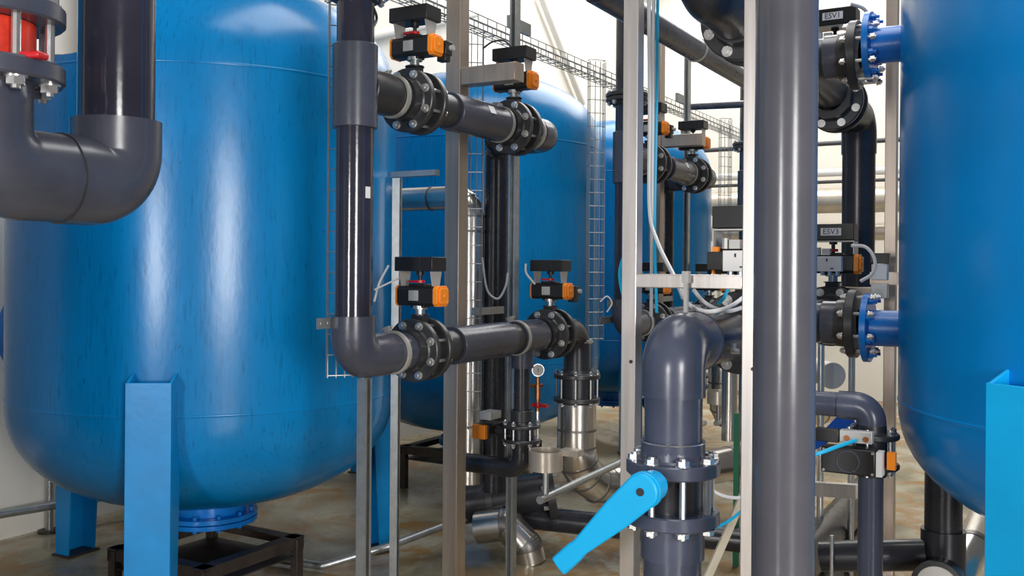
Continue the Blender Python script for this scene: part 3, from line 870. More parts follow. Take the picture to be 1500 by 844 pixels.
# floor rail: thin steel pipe round the tank
pz = 0.17
pts = [at(-20, 768, 5.95), at(85, 752, 6.25), at(185, 733, 6.7)]
def onfloor(px, py, z):
    lx, ly = lev(px, py)
    Y = (EYE - z) * F / ly
    return ROWI @ V((lx / F * Y, Y, z))
t = thing('wall_rail', 'thin steel pipe on a short post along the foot of the white wall', 'rail', V((at(76, 790, 6.2).x, at(76, 790, 6.2).y, 0)))
q0, q1 = at(-30, 772, 5.85), at(215, 727, 6.6)
part('pipe', MB().tube([q0, q1 + (q1 - q0) * 0.6], 0.028, 14), 'galv', t)
q = q0.lerp(q1, 0.44)
part('post', MB().cyl((q.x, q.y + 0.05, 0), (q.x, q.y + 0.05, q.z + 0.33), 0.024, 14), 'galv', t)
part('foot_plate', MB().cyl((q.x, q.y + 0.05, 0), (q.x, q.y + 0.05, 0.012), 0.07, 16), 'darksteel', t)
t = thing('drain_line', 'thin steel drain pipe on the floor bending round the low dark stand', 'pipe', onfloor(475, 832, 0.03))
part('pipe', MB().tube(bend([onfloor(395, 822, 0.035), onfloor(478, 834, 0.03), at(580, 802, 5.55), at(662, 770, 5.75), at(700, 755, 5.85)], 0.06, 5), 0.022, 12), 'galv', t)

# low dark stands under the tanks
def stand(c, label, h=0.36, zt=0.27, leg=0.05):
    t = thing('drain_stand', label, 'stand', V((c.x, c.y, 0)), 'low dark stands')
    for sx in (-1, 1):
        part('frame_bar', MB().box((c.x + sx * (h - 0.02), c.y, zt - 0.03), (0.006, 2 * h, 0.06)).box((c.x + sx * (h - 0.05), c.y, zt), (0.07, 2 * h, 0.006)), 'darksteel', t)
        part('frame_bar', MB().box((c.x, c.y + sx * (h - 0.02), zt - 0.03), (2 * h, 0.006, 0.06)).box((c.x, c.y + sx * (h - 0.05), zt), (2 * h, 0.07, 0.006)), 'darksteel', t)
        for sy in (-1, 1):
            part('leg', MB().box((c.x + sx * (h - 0.035), c.y + sy * (h - 0.035), (zt - 0.01) / 2), (leg, leg, zt - 0.01)), 'darksteel', t, bevel=0.003)
    part('tray', MB().box((c.x, c.y, zt - 0.1), (2 * h - 0.05, 2 * h - 0.05, 0.006)), 'darksteel', t)
    return t
stand(row(-1.6, 5.07, 0), 'low dark steel stand under the outlet of the scratched tank')
stand(row(-0.31, 7.66, 0), 'low dark steel stand under the second tank', 0.42, 0.33)

# gauge with red ball valve
g = at(790, 560, 5.3)
t = thing('pressure_gauge', 'round white pressure gauge on a brass tap with red handle, beside the coupling', 'gauge', g - UZ * 0.16)
part('stem', MB().cyl(g - UZ * 0.17, g + UZ * 0.03, 0.011, 10).cyl(g - UZ * 0.09, g - UZ * 0.01, 0.017, 10).cyl(g + V((0.05, 0, -0.02)), g - V((0.0, 0.0, 0.02)), 0.011, 10).cyl(g + V((0, 0.1, -0.02)), g - V((0, 0, 0.02)), 0.012, 10), 'brass', t)
gd = V((-0.75, -0.65, 0)).normalized()
gc = g + UZ * 0.07
part('case', MB().cyl(gc - gd * 0.02, gc + gd * 0.012, 0.036, 24), 'zinc', t)
part('dial', MB().cyl(gc + gd * 0.012, gc + gd * 0.014, 0.031, 24), 'glass', t)
part('needle', MB().box(gc + gd * 0.0155, (0.022, 0.003, 0.001), (UZ, gd.cross(UZ), gd)), 'ink', t)
part('handle', MB().box(g - UZ * 0.125 - UW * 0.015, (0.025, 0.1, 0.02)).cyl(g - UZ * 0.14, g - UZ * 0.11, 0.02, 12), 'red', t, bevel=0.005)
part('spout', MB().cyl(g - UZ * 0.16, g - UZ * 0.21, 0.012, 10), 'zinc', t)
# funnels with drain pipe
for k, nm in ((0, 'beside the steel clad pipe'), (1, 'behind the lever valve')):
    f = at(804, 672, 4.7) + UX * (k * SP)
    t = thing('drain_funnel', 'beige metal drain cup on a thin pipe ' + nm, 'funnel', f - UZ * 0.2, 'drain funnels')
    part('cup', MB().lathe(f - UZ * 0.055, UZ, [(0, 0.0), (0, 0.06), (0.004, 0.085), (0.1, 0.085), (0.1, 0.08), (0.008, 0.078), (0.006, 0.0)], 28), 'beige', t)
    part('lip', MB().box(f + V((0.06, -0.11, 0.035)), (0.07, 0.1, 0.03)), 'beige', t)
    part('pipe', MB().cyl(f - UZ * 0.05, f - UZ * 0.17, 0.016, 12), 'galv', t)
    solo('drain_line', 'thin steel drain pipe under the beige drain cup ' + nm, 'pipe', MB().tube([f + V((-0.06, 0.0, -0.19)), f + V((2.4, 0.0, -0.15))], 0.02, 12), 'galv', 'drain pipes under the cups')

# ------------------------------------------------------------------ pipework near the viewer, upper corner: a U bend
ub = at(168, 275, 1.96)
t = thing('trap_pipe', 'big grey plastic pipe making a U bend, nearest the viewer beside the scratched tank', 'pipe', ub - UZ * 0.1)
zc = at(130, 275, 1.9).z
A, B = V((ub.x, ub.y, 0)), V((ub.x - 0.282, ub.y, 0))
part('pipe', MB().tube([A + UZ * (zc + 0.1), A + UZ * 3.0], 0.0745, 40), 'pvc_gloss', t, label='dark glossy pipe')
part('elbow', MB().tube(bend([A + UZ * (zc + 0.128), A + UZ * zc, A + UZ * zc - UX * 0.13], 0.1, 14), 0.0885, 44), 'pvc', t, label='grey elbow')
part('elbow', MB().tube(bend([B + UZ * (zc + 0.17), B + UZ * zc, A + UZ * zc - UX * 0.128], 0.1, 14), 0.0855, 44), 'pvc', t, label='grey elbow')
part('joint_ring', MB().ring(A + UZ * zc - UX * 0.1315, A + UZ * zc - UX * 0.129, 0.0888, 0.08, 44), 'fitting', t)
part('pipe', MB().tube([B + UZ * (zc + 0.16), B + UZ * (zc + 0.245)], 0.0745, 40), 'pvc', t)
zf = at(-12, 104, 1.71).z
t = thing('sight_valve', 'red bodied valve between grey flanges on the U bend', 'valve', None, None, Matrix.Translation(B + UZ * (zf + 0.037)) @ Matrix.Rotation(-PI / 2, 4, 'Y') @ Matrix.Rotation(0.32, 4, 'X'))
flange_pair(t, 0.037, key='sight', th=0.034, hx=0.016, cl=0.03, colr=0.085, m='pvc')
part('body', MB().cyl((-0.036, 0, 0), (0.036, 0, 0), 0.088, 32).box((0, -0.05, 0.06), (0.06, 0.04, 0.07)), 'red_cast', t, label='bright red casting')
part('lever', MB().box((-0.035, -0.1, 0.03), (0.012, 0.1, 0.03)), 'red', t, bevel=0.004)
t = thing('riser_pipe', 'grey pipe above the red bodied valve', 'pipe', B + UZ * (zf + 0.14))
part('pipe', MB().tube([B + UZ * (zf + 0.12), B + UZ * 3.0], 0.0745, 32), 'pvc_light', t)
d = at(72, 12, 2.45)
gd = V((-0.6, 0.45, 0)).normalized()
solo('duct_end', 'shiny metal duct with flared end behind the red bodied valve', 'duct', MB().lathe(d, V((0.55, 0.85, 0.1)), [(0.0, 0.0), (0, 0.11), (0.0, 0.135), (0.012, 0.135), (0.05, 0.11), (0.3, 0.11)], 36), 'clad_dull')

# ------------------------------------------------------------------ the aisle header with the lever valve
WR = -1.46
ZRL, ZRU = EYE - 0.222, EYE + 0.875
pe = at(985, 600, 2.78)
E = lambda z: V((pe.x, WR, z))
SE = pe.x
t = thing('lever_elbow', 'large bluish grey elbow pipe above the valve with the sky blue lever', 'pipe', E(1.3))
zsock = at(985, 576, 2.78).z
part('elbow', MB().tube(bend([E(zsock), E(ZRL), V((SE + 0.175, WR, ZRL))], 0.125, 14), 0.092, 48), 'pvc_blue', t, label='rounded bluish grey elbow')
part('pipe', MB().tube([E(zsock + 0.02), E(zsock - 0.17)], 0.0835, 40), 'pvc_blue', t)
part('pipe', MB().tube([V((SE + 0.165, WR, ZRL)), V((SE + 0.5, WR, ZRL))], 0.084, 40), 'pvc_dark', t, label='dark pipe behind the elbow')
part('joint_ring', MB().ring(V((SE + 0.172, WR, ZRL)), V((SE + 0.18, WR, ZRL)), 0.0935, 0.08, 40), 'fitting', t)
part('latch', MB().box(V((SE + 0.3, WR - 0.083, ZRL - 0.02)), (0.03, 0.012, 0.02)).cyl(V((SE + 0.31, WR - 0.075, ZRL - 0.035)), V((SE + 0.31, WR - 0.1, ZRL - 0.035)), 0.008, 8), 'zinc', t)
part('vent', MB().cyl(E(ZRL + 0.09) + UX * 0.1, E(ZRL + 0.19) + UX * 0.1, 0.008, 10).cyl(E(ZRL + 0.18) + UX * 0.1, E(ZRL + 0.215) + UX * 0.1, 0.014, 8), 'white', t, label='white air fitting')
zl1, zl2 = at(985, 678, 2.78).z, at(985, 750, 2.78).z
zc = (zl1 + zl2) / 2
t = thing('lever_valve', 'hand operated butterfly valve with long sky blue lever', 'valve', None, None, Matrix.Translation(E(zc)) @ Matrix.Rotation(-PI / 2, 4, 'Y') @ Matrix.Rotation(0.2, 4, 'X'))
gap = (zl1 - zl2) / 2 - 0.02
flange_pair(t, gap, key='lever', th=0.04, hx=0.019, cl=0.045, m='pvc_blue', r=0.135)
part('body', MB().cyl((-gap, 0, 0), (gap, 0, 0), 0.088, 36), 'pvc_dark', t, label='dark valve body')
hub = at(947, 716, 2.56)
tip = at(816, 828, 2.56)
tl = thing('valve_lever', 'x', 'x', hub)
bpy.data.objects.remove(tl)
# the lever is a part of the valve: build it in row axes and bring it into the valve's own axes
def in_axes(mb, t):
    Mi = (ROWI @ t.matrix_world).inverted()
    mb.v = [Mi @ p for p in mb.v]
    return mb
bpy.context.view_layer.update()
axis = UX
dirn = (tip - hub)
dirn = (dirn - UX * dirn.dot(UX)).normalized()
pd = dirn.cross(axis).normalized()
L = 0.345
out = []
for k in range(13):
    a = PI / 2 + PI * k / 12
    out.append((0.048 * math.cos(a), 0.048 * math.sin(a)))
out += [(0.1, -0.043), (0.2, -0.031), (0.255, -0.024), (0.27, -0.027), (L, -0.029), (L + 0.003, 0), (L, 0.029), (0.27, 0.027), (0.255, 0.024), (0.2, 0.031), (0.1, 0.043)]
lb = MB().prism(hub - axis * 0.018, dirn, pd, out, axis * 0.03)
lv = part('lever', in_axes(lb, t), 'handle', t, label='sky blue lever', bevel=0.006)
part('hub', in_axes(MB().lathe(hub + axis * 0.075, -axis, [(0, 0.0), (0, 0.042), (0.05, 0.042), (0.055, 0.05), (0.075, 0.05), (0.08, 0.046), (0.08, 0.0)], 32), t), 'handle', lv, label='round sky blue hub')
part('screw', in_axes(MB().cyl(hub - axis * 0.021, hub - axis * 0.0, 0.011, 14), t), 'ink', lv, label='dark centre screw')
part('shaft', in_axes(MB().cyl(hub + axis * 0.07, V((SE, WR, hub.z)), 0.03, 16), t), 'pvc_dark', t)
zb = zl2 - 0.06
t = thing('riser_pipe', 'bluish grey vertical pipe standing below the lever valve', 'pipe', E(0))
part('pipe', MB().tube([E(0), E(zb + 0.0)], 0.0835, 40), 'pvc_blue', t)
part('collar', MB().ring(E(zb - 0.06), E(zb + 0.02), 0.092, 0.07, 40), 'pvc_blue', t)
t = thing('pipe_collar', 'bluish grey collar ring on top of the lever valve', 'collar', E(zl1))
part('collar', MB().ring(E(zl1 + 0.03), E(zl1 + 0.075), 0.0925, 0.06, 40), 'pvc_blue', t)
part('bead', MB().lathe(E(zl1 + 0.07), UZ, [(0, 0.0925), (0.002, 0.0935), (0.005, 0.092)], 40), 'zinc', t)

# valves and tees on the two aisle headers
v1 = at(1073, 483, 3.36)
sv1 = v1.x + 0.064
valve('aisle valve behind the large bluish elbow, pale block on its front', V((sv1, WR, ZRL)), kind='aisle', s=1.07, group='valves beside the smooth tank')
valve('big flanged aisle valve high up behind the stainless frame', V((sv1 - 0.02, WR, ZRU)), kind='aisle', s=1.07, group='valves beside the smooth tank')
st = sv1 + 0.62
t = thing('aisle_header', 'lower dark header pipe with a tee to the blue nozzle of the smooth tank', 'pipe', V((sv1, WR, ZRL - 0.1)))
part('pipe', MB().tube([V((sv1 + 0.11, WR, ZRL)), V((atw(1217, 472, WR).x - 0.05, WR, ZRL))], 0.083, 36), 'fitting', t)
# where the tee branch leaves towards the nozzle
sN = RC.x
nzw = RC.y + TR + 0.14
def branch(z, nm, parent):
    q0, q1 = V((sN, WR, z)), V((sN, nzw + 0.1, z))
    part('tee_branch', MB().tube([q0, q1], 0.083, 36), 'fitting', parent)
    sleeve(parent, V((sN, WR - 0.1, z)), V((sN, WR - 0.23, z)), 0.092, 'pvc', 'socket', 36)
    tf = thing('flange_joint', 'dark flange bolted to the %s blue nozzle of the smooth tank' % nm, 'flange', None, 'nozzle flanges',
               Matrix.Translation(V((sN, nzw + 0.012, z))) @ Matrix.Rotation(PI / 2, 4, 'Z'))
    fm = cached(('flange', 'noz'), lambda: flange_mb(0.142, 0.074, 0.038, 0.1, 0.045), 'fitting')
    f = part('flange', fm, None, tf)
    f.location = (0.012, 0, 0)
    bm = cached(('bolt', 'noz'), lambda: bolt_mb(0.05, 0.007, 0.0135), 'zinc')
    for k in range(8):
        a = 2 * PI * (k + 0.5) / 8
        part('bolt', bm, None, tf, loc=(0.005, 0.119 * math.cos(a), 0.119 * math.sin(a)))
branch(ZRL, 'lower', t)
t = thing('aisle_header', 'upper dark header pipe with a tee to the high blue nozzle of the smooth tank', 'pipe', V((sv1, WR, ZRU - 0.1)))
part('pipe', MB().tube([V((sv1 + 0.09, WR, ZRU)), V((atw(1217, 472, WR).x - 0.05, WR, ZRU - 0.02))], 0.083, 36), 'fitting', t)
branch(ZRU + 0.02, 'upper', t)
sv2 = atw(1217, 472, WR).x + 0.064
valve('aisle valve before the smooth tank with a white tag lettered ESV3', V((sv2, WR, ZRL)), kind='aisle', s=1.07, tag='ESV3', group='valves beside the smooth tank')
valve('upper aisle valve before the smooth tank with a white tag lettered ESV1', V((sv2, WR, ZRU - 0.05)), kind='aisle', s=1.07, tag='ESV1', group='valves beside the smooth tank')
t = thing('header_end_elbow', 'dark elbow and thick pipe falling behind the tagged upper valve', 'pipe', V((sv2 + 0.3, WR, 1.5)))
pf = atw(1256, 300, WR - 0.02)
part('elbow', MB().tube(bend([V((sv2 + 0.11, WR, ZRU - 0.05)), V((pf.x, WR - 0.02, ZRU - 0.05)), V((pf.x, WR - 0.02, ZRU - 0.25))], 0.1, 8), 0.09, 30), 'pvc_dark', t)
part('pipe', MB().tube([V((pf.x, WR - 0.02, ZRU - 0.24)), V((pf.x, WR - 0.02, ZRL + 0.12))], 0.085, 30), 'pvc_dark', t)
t = thing('header_end_elbow', 'big dark elbow bending up before the high aisle valve', 'pipe', V((SE + 0.2, WR, ZRU)))
part('elbow', MB().tube(bend([V((sv1 - 0.12, WR, ZRU)), V((SE + 0.22, WR, ZRU)), V((SE + 0.22, WR + 0.05, ZRU + 0.5))], 0.12, 12), 0.09, 40), 'pvc_dark', t)

# stainless frame round the aisle header
fl = at(926, 420, 3.0)
def post(label, p, size, z1=3.5, m='steel_bright'):
    t = thing('frame_post', label, 'post', V((p.x, p.y, 0)), 'stainless frame posts')
    part('post', MB().box((p.x, p.y, z1 / 2), (size, size, z1)), m, t, bevel=0.003)
    part('foot_plate', MB().box((p.x, p.y, 0.005), (0.14, 0.14, 0.01)), m, t)
    part('bolt', MB().cyl(V((p.x - size / 2 - 0.004, p.y - 0.01, 1.45)), V((p.x + size / 2, p.y - 0.01, 1.45)), 0.006, 6), 'darksteel', t)
    return t
fr = ats(1103, 420, fl.x)
post('bright square stainless post beside the large bluish elbow', fl, 0.05)
post('bright square stainless post behind the thick standing pipe', fr, 0.05)
zcb = at(1020, 408, 2.92).z
mid = (fl + fr) / 2
solo('frame_crossbar', 'bright stainless crossbar above the large bluish elbow', 'bar', MB().box((fl.x, mid.y, zcb), (0.046, (fl - fr).length - 0.05, 0.042)), 'steel_bright', bevel=0.003)
br_ = at(1305, 420, 4.75)
post('stainless post standing beside the smooth blue tank', br_, 0.055, m='steel')
bl_ = V((br_.x, br_.y + 0.46, 0))
post('stainless post hidden mostly behind the thick standing pipe', bl_, 0.055, m='steel')
zcb2 = at(1250, 420, 4.8).z
solo('frame_crossbar', 'stainless crossbar under the tag lettered ESV3', 'bar', MB().box((br_.x, (br_.y + bl_.y) / 2, zcb2), (0.05, 0.4, 0.05)), 'steel', bevel=0.003)

# the thick standing pipe in front
pb = at(1150, 420, 2.4)
solo('standing_pipe', 'thick shiny grey vertical pipe standing before the smooth tank, floor to roof', 'pipe', MB().tube([V((pb.x, pb.y, 0)), V((pb.x, pb.y, 3.4))], 0.0765, 64), 'pvc_light', base=V((pb.x, pb.y, 0)))

# sloping header up near the roof
a, b = at(948, 30, 4.4), None
d0 = V((a.x, a.y, a.z))
b = d0 + UX * 3.2
t = thing('roof_pipe', 'long grey pipe running away near the roof behind the high aisle valve', 'pipe', d0)
part('pipe', MB().tube([d0 - UX * 1.2, d0 + UX * 2.4], 0.052, 28), 'pvc', t)
part('socket', MB().ring(d0 - UX * 0.6, d0 + UX * 0.62, 0.06, 0.045, 28), 'pvc', t)
part('clamp_band', MB().ring(d0 + UX * 0.61, d0 + UX * 0.625, 0.064, 0.05, 28), 'ring', t)

# small line with flat actuator beside the smooth tank
c = at(1280, 640, 3.55)
zt3 = at(1276, 588, 3.55).z
t = thing('side_pipe', 'bluish grey pipe with elbow beside the smooth tank, running down to the floor', 'pipe', V((c.x, c.y, 0)))
part('elbow', MB().tube(bend([V((c.x, c.y + 0.115, zt3)), V((c.x, c.y, zt3)), V((c.x, c.y, zt3 - 0.11))], 0.07, 10), 0.053, 32), 'pvc_blue', t)
part('pipe', MB().tube([V((c.x, c.y, zt3 - 0.1)), V((c.x, c.y, 0.0))], 0.045, 28), 'pvc_blue', t)
part('pipe', MB().tube([V((c.x, c.y + 0.11, zt3)), V((c.x, c.y + 0.4, zt3))], 0.046, 28), 'pvc_blue', t)
zv = at(1285, 651, 3.55).z
t = thing('small_valve', 'small flanged valve with flat black actuator box beside the smooth tank', 'valve', None, None, Matrix.Translation(V((c.x, c.y, zv))) @ Matrix.Rotation(-PI / 2, 4, 'Y'))
flange_pair(t, 0.045, r=0.1, bc=0.083, n=6, key='side', rp=0.045, th=0.02, colr=0.056, hx=0.011, cl=0.03)
part('body', cached('side_body', lambda: MB().cyl((-0.045, 0, 0), (0.045, 0, 0), 0.058, 28), 'pvc_dark'), None, t)
ac = at(1249, 666, 3.42)
def rbox(c, sz):
    return in_axes(MB().box(c, sz), t)
ab = part('actuator', rbox(ac, (0.07, 0.185, 0.092)), 'black', t, label='flat black actuator box', bevel=0.005)
part('emblem', in_axes(MB().lathe(ac - UX * 0.035, -UX, [(0, 0.034), (0.004, 0.036), (0.004, 0.039), (0, 0.041)], 36), t), 'pvc', ab)
sc_ = MB()
for i_ in (-1, 1):
    for j_ in (-1, 1):
        sc_.cyl(ac + V((-0.034, i_ * 0.083, j_ * 0.037)), ac + V((-0.038, i_ * 0.083, j_ * 0.037)), 0.005, 8)
part('screws', in_axes(sc_, t), 'zinc', ab, kind='stuff')
part('mounting_plate', rbox(ac + V((0.045, 0, 0)), (0.02, 0.1, 0.08)), 'fitting', t)
part('side_plate', rbox(ac + V((0.0, -0.104, -0.002)), (0.06, 0.02, 0.085)), 'white', t, label='white side plate')
part('cap', rbox(ac + V((0.01, -0.14, 0.01)), (0.03, 0.028, 0.06)), 'orange', t, label='orange clip')
sl = part('solenoid', rbox(ac + V((-0.01, -0.025, 0.088)), (0.04, 0.11, 0.042)), 'grey', t, label='pale grey solenoid block', bevel=0.002)
pr = MB()
for d_ in (-0.035, 0.03):
    pr.cyl(ac + V((-0.03, -0.025 + d_, 0.083)), ac + V((-0.034, -0.025 + d_, 0.083)), 0.01, 12)
part('ports', in_axes(pr, t), 'brass', sl)
part('coil', rbox(ac + V((-0.01, 0.075, 0.085)), (0.045, 0.085, 0.045)), 'black', t, bevel=0.003)
hose('air_hose', 'turquoise air hose plugged into the flat black actuator', [at(1258, 637, 3.36), at(1235, 645, 3.32), at(1198, 659, 3.3), at(1160, 668, 3.35)], 0.007, 'cyan', 'hose')
lvb = MB()
h0, h1 = at(1250, 605, 3.9), at(1192, 648, 3.9)
dl = (h1 - h0).normalized()
nl = V((1, 0, 0))
pl = dl.cross(nl).normalized()
t = solo('valve_lever', 'deep blue flat lever behind the flat black actuator', 'lever', lvb.prism(h0, dl, pl, [(0, -0.045), (0.1, -0.028), (0.2, -0.018), (0.2, 0.018), (0.1, 0.028), (0, 0.045)], nl * 0.02), 'lever_blue', bevel=0.003)

# pipes low beside the smooth tank
zq = 0.42
a = onfloor(1226, 765, 0.30)
t = thing('floor_pipe', 'thick glossy dark pipe running away low behind the thick standing pipe', 'pipe', V((a.x, a.y, 0)))
part('pipe', MB().tube([a - UX * 0.9, a + UX * 1.6], 0.1, 32), 'pvc_dark', t)
solo('floor_pipe', 'second glossy dark pipe running away, nearer the floor', 'pipe', MB().tube([onfloor(1235, 815, 0.1) - UX * 0.9, onfloor(1235, 815, 0.1) + UX * 1.4], 0.075, 28), 'pvc_dark')
a, b = at(1210, 808, 4.2), at(1365, 803, 4.0)
t = thing('floor_manifold', 'dark crossing pipe with tee under the smooth tank', 'pipe', V((b.x, b.y, 0.3)))
part('pipe', MB().tube([a, b], 0.066, 28), 'pvc_dark', t)
q = at(1388, 800, 4.0)
part('tee', MB().tube([V((q.x, q.y, q.z - 0.22)), V((q.x, q.y, q.z + 0.1))], 0.088, 32), 'pvc_dark', t)
part('pipe', MB().tube([V((q.x, q.y, q.z + 0.09)), V((q.x, q.y, q.z + 0.45))], 0.074, 32), 'pvc_dark', t)
part('tee_branch', MB().tube([V((q.x, q.y, q.z - 0.08)), V((q.x - 0.2, q.y, q.z - 0.08))], 0.085, 28), 'pvc_dark', t)
part('clamp_band', MB().ring(V((q.x - 0.195, q.y, q.z - 0.08)), V((q.x - 0.215, q.y, q.z - 0.08)), 0.1, 0.08, 32), 'fitting', t)
part('cap', MB().cyl(V((q.x - 0.2, q.y, q.z - 0.08)), V((q.x - 0.208, q.y, q.z - 0.08)), 0.079, 28), 'clad_dull', t)
part('bolt', MB().cyl(V((a.x - 0.08, a.y - 0.06, a.z + 0.12)), V((a.x - 0.08, a.y - 0.06, 0)), 0.008, 8), 'zinc', t)
clad('steel clad pipe rising beside the tee under the smooth tank', [at(1400, 850, 4.3), at(1432, 790, 4.6), at(1450, 740, 5.0)], 0.075, [], 0.1)

# steel pipes seen between lever elbow and standing pipe
for k, (px, Y, r, nm) in enumerate(((1072, 6.2, 0.05, 'thicker'), (1093, 6.4, 0.035, 'thinner'))):
    p, q = at(px, 545, Y), at(px, 640, Y)
    solo('steel_pipe', '%s stainless vertical pipe behind the bluish elbow' % nm, 'pipe', MB().tube([q, p + UZ * 0.3], r, 20), 'clad', 'stainless vertical pipes')
p = at(1083, 600, 5.6)
solo('green_post', 'narrow green painted post standing behind the lever valve', 'post', MB().box((p.x, p.y, p.z / 2), (0.03, 0.03, p.z)), 'green', base=(p.x, p.y, 0))
p = at(1222, 543, 5.4)
dv = V((-0.85, -0.5, 0.0)).normalized()
solo('clad_pipe', 'shiny round capped end of a steel clad pipe below the tagged lower valve', 'pipe', MB().lathe(p, -dv, [(0, 0), (0.0, 0.072), (0.004, 0.076), (0.02, 0.076), (0.02, 0.072), (0.7, 0.072)], 32), 'clad_dull')
for px, nm in ((1205, 'left of'), (1250, 'beside')):
    a = at(px, 520, 5.2)
    solo('steel_pipe', 'thin upright steel pipe %s the capped clad pipe end' % ('before' if px < 1220 else nm), 'pipe', MB().tube([a + UZ * 0.15, V((a.x, a.y, 0))], 0.018, 12), 'zinc', 'thin upright pipes')
a, b = at(1190, 708, 5.0), at(1262, 712, 4.8)
solo('steel_beam', 'bright steel beam low behind the flat black actuator', 'beam', MB().box((a + b) / 2, ((b - a).length, 0.05, 0.07), ((b - a).normalized(), UZ.cross((b - a).normalized()), UZ)), 'steel_bright')
# pipes against the far wall
for k, (py, r, m, nm) in enumerate(((250, 0.05, 'white', 'slim pale'), (290, 0.16, 'beige', 'broad beige clad'), (335, 0.11, 'beige', 'middling beige clad'), (208, 0.03, 'cable_dark', 'thin dark'), (263, 0.022, 'cable_dark', 'very thin dark'))):
    a = ats(1140, py, WALL_S - 0.6 - 0.3 * (k % 2))
    solo('wall_pipe', '%s pipe running across the far wall' % nm, 'pipe', MB().tube([V((a.x, 1.9, a.z)), V((a.x, -4.5, a.z))], r, 20), m, 'pipes on the far wall')
a = at(1010, 152, 8.2)
b = at(1105, 146, 7.6)
solo('cross_pipe', 'dark thin pipe crossing before the far wall near the wire tray', 'pipe', MB().tube([a, b + (b - a)], 0.03, 16), 'pvc', )
p = ats(1216, 324, WALL_S - 0.6 - 0.105)
solo('green_strip', 'narrow green strip on the beige pipe behind the thick standing pipe', 'strip', MB().box(p, (0.02, 0.4, 0.045)), 'green')
# diagonal braces on the side wall
for k, (xa, ya, xb, yb) in enumerate(((785, -10, 850, 150), (520, 60, 690, 20))):
    a, b = atw(xa, ya, WALL_W - 0.08), atw(xb, yb, WALL_W - 0.08)
    solo('wall_brace', ('steep' if k == 0 else 'shallow') + ' pale pipe fixed across the cream wall behind the tanks', 'brace', MB().tube([a, b], 0.05, 16), 'wall', 'pale wall pipes')
# ------------------------------------------------------------------ cables and hoses
G = 'pale cables'
hose('cable', 'pale cable hanging beside the stainless post from the roof to the crossbar', [at(944, -10, 4.0), at(948, 150, 4.0), at(950, 300, 4.0), at(962, 350, 3.8), at(988, 402, 3.5), at(1002, 432, 3.2)], 0.009, 'cable', group=G)
hose('cable', 'second pale cable hanging straight behind the stainless post', [at(951, -10, 4.1), at(953, 200, 4.1), at(955, 460, 4.1)], 0.008, 'cable', group=G)
hose('air_hose', 'cyan air hose hanging behind the stainless post', [at(957, -10, 4.1), at(958, 150, 4.1), at(958, 330, 4.1), at(963, 455, 4.0)], 0.007, 'cyan', 'hose')
hose('air_hose', 'cyan air hose bowed against the dark riser beside the bright post', [at(916, 365, 3.1), at(908, 395, 3.12), at(912, 425, 3.12), at(921, 445, 3.1)], 0.006, 'cyan', 'hose')
hose('cable', 'white cable looping below the crossbar over the bluish elbow', [at(1001, 418, 2.98), at(1008, 440, 2.95), at(1035, 452, 2.92), at(1070, 444, 2.95), at(1104, 418, 3.05)], 0.0065, 'white', group=G)
hose('cable', 'grey cable looping below the crossbar over the bluish elbow', [at(1016, 420, 3.0), at(1035, 440, 2.98), at(1066, 451, 3.0), at(1102, 440, 3.05)], 0.0065, 'cable', group=G)
hose('air_hose', 'short cyan hose at the flange behind the bluish elbow', [at(1068, 414, 3.2), at(1062, 430, 3.2), at(1054, 440, 3.25)], 0.006, 'cyan', 'hose')
hose('drain_hose', 'thick cream hose slanting to the floor behind the lever valve', [at(1112, 665, 3.6), at(1092, 725, 3.5), at(1066, 790, 3.4), at(1040, 850, 3.3)], 0.016, 'hose', 'hose')
hose('air_hose', 'cyan air hose curving out behind the lever valve', [at(1020, 772, 3.0), at(1050, 770, 3.1), at(1082, 752, 3.2), at(1108, 725, 3.3)], 0.0055, 'cyan', 'hose')
hose('cable', 'white cable sagging behind the lever valve', [at(1038, 705, 3.2), at(1060, 720, 3.2), at(1088, 724, 3.25), at(1110, 715, 3.3)], 0.006, 'white', group=G)
hose('cable', 'white cable hanging in a bow behind the bright post', [at(1102, 715, 3.3), at(1096, 740, 3.3), at(1102, 770, 3.3)], 0.005, 'white', group=G)
hose('cable', 'white cable arching from the tag lettered ESV3 to its actuator', [at(1247, 352, 4.1), at(1268, 354, 4.05), at(1281, 372, 4.02), at(1278, 392, 4.02), at(1261, 404, 4.05)], 0.0075, 'white', group=G)
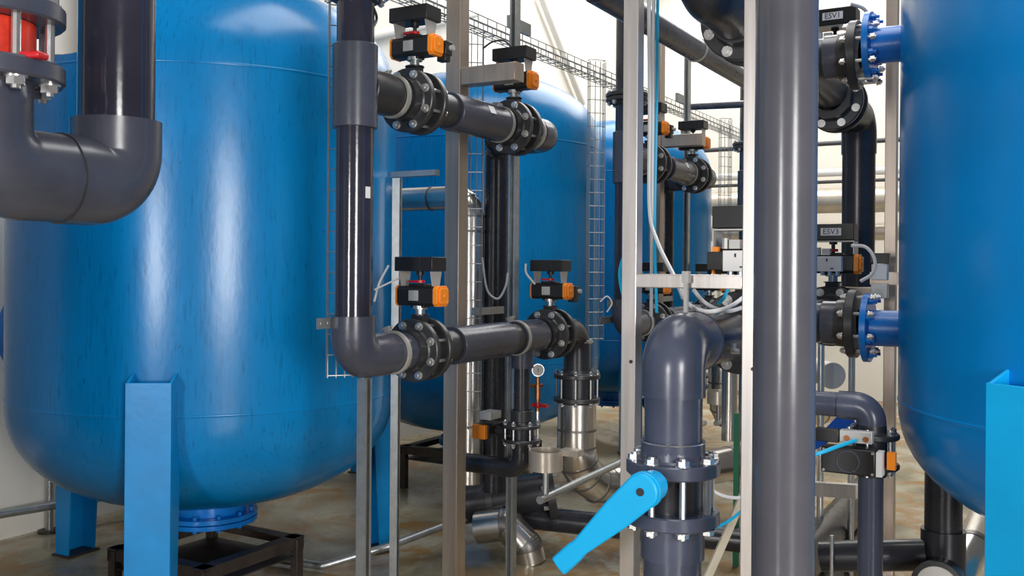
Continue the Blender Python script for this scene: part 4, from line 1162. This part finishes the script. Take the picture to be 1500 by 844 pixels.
hose('cable', 'pale cable arching over the tag lettered ESV1', [at(1240, -2, 4.1), at(1258, 4, 4.1), at(1268, 16, 4.1)], 0.0075, 'cable', group=G)
hose('cable', 'pale cable looping from the lower switch box to the riser of the nearest tank', [at(569, 392, 4.2), at(556, 418, 4.15), at(549, 445, 4.1)], 0.005, 'cable', group=G)
hose('cable', 'thin pale cable from the riser to the actuator before the nearest tank', [at(549, 428, 4.1), at(565, 420, 4.15), at(585, 410, 4.2)], 0.004, 'cable', group=G)
hose('cable', 'pale cable hanging in a loop beside the tall galvanised post', [at(706, 378, 5.0), at(714, 425, 5.0), at(730, 438, 5.0), at(741, 420, 5.0), at(744, 400, 5.0)], 0.006, 'cable', group=G)
hose('cable', 'short pale cable at the switch box of the lower end valve', [at(770, 386, 5.15), at(771, 400, 5.15), at(784, 416, 5.15)], 0.006, 'cable', group=G)
hose('cable', 'dark cable arching from the wire tray to the upper end valve', [at(702, 72, 4.9), at(716, 62, 4.9), at(732, 60, 4.9), at(744, 68, 4.9)], 0.005, 'cable_dark', group='dark cables')
hose('cable', 'grey cable hanging at the top of the riser before the nearest tank', [at(540, 12, 3.9), at(546, 30, 4.0), at(540, 45, 3.95)], 0.006, 'cable_dark', group='dark cables')
hose('cable', 'pale cable hanging beside the lower switch box before the second tank', [at(880, 440, 6.0), at(890, 432, 6.0), at(897, 442, 6.0), at(890, 455, 6.0)], 0.005, 'cable', group=G)
# small boxes fixed to the frame beside the smooth tank
q = at(1289, 390, 4.55)
t = thing('regulator_box', 'small pale box with black top fixed beside the stainless post by the smooth tank', 'box', q)
part('body', MB().box(q, (0.05, 0.07, 0.075)), 'white', t, bevel=0.003)
part('lower_body', MB().box(q - UZ * 0.09 - UX * 0.0, (0.05, 0.075, 0.07)), 'grey', t, bevel=0.003)
part('black_cap', MB().box(q + UZ * 0.065, (0.055, 0.085, 0.05)), 'black', t, bevel=0.003)
part('bracket', MB().box(q + V((0.045, -0.02, -0.03)), (0.04, 0.14, 0.06)), 'steel', t)
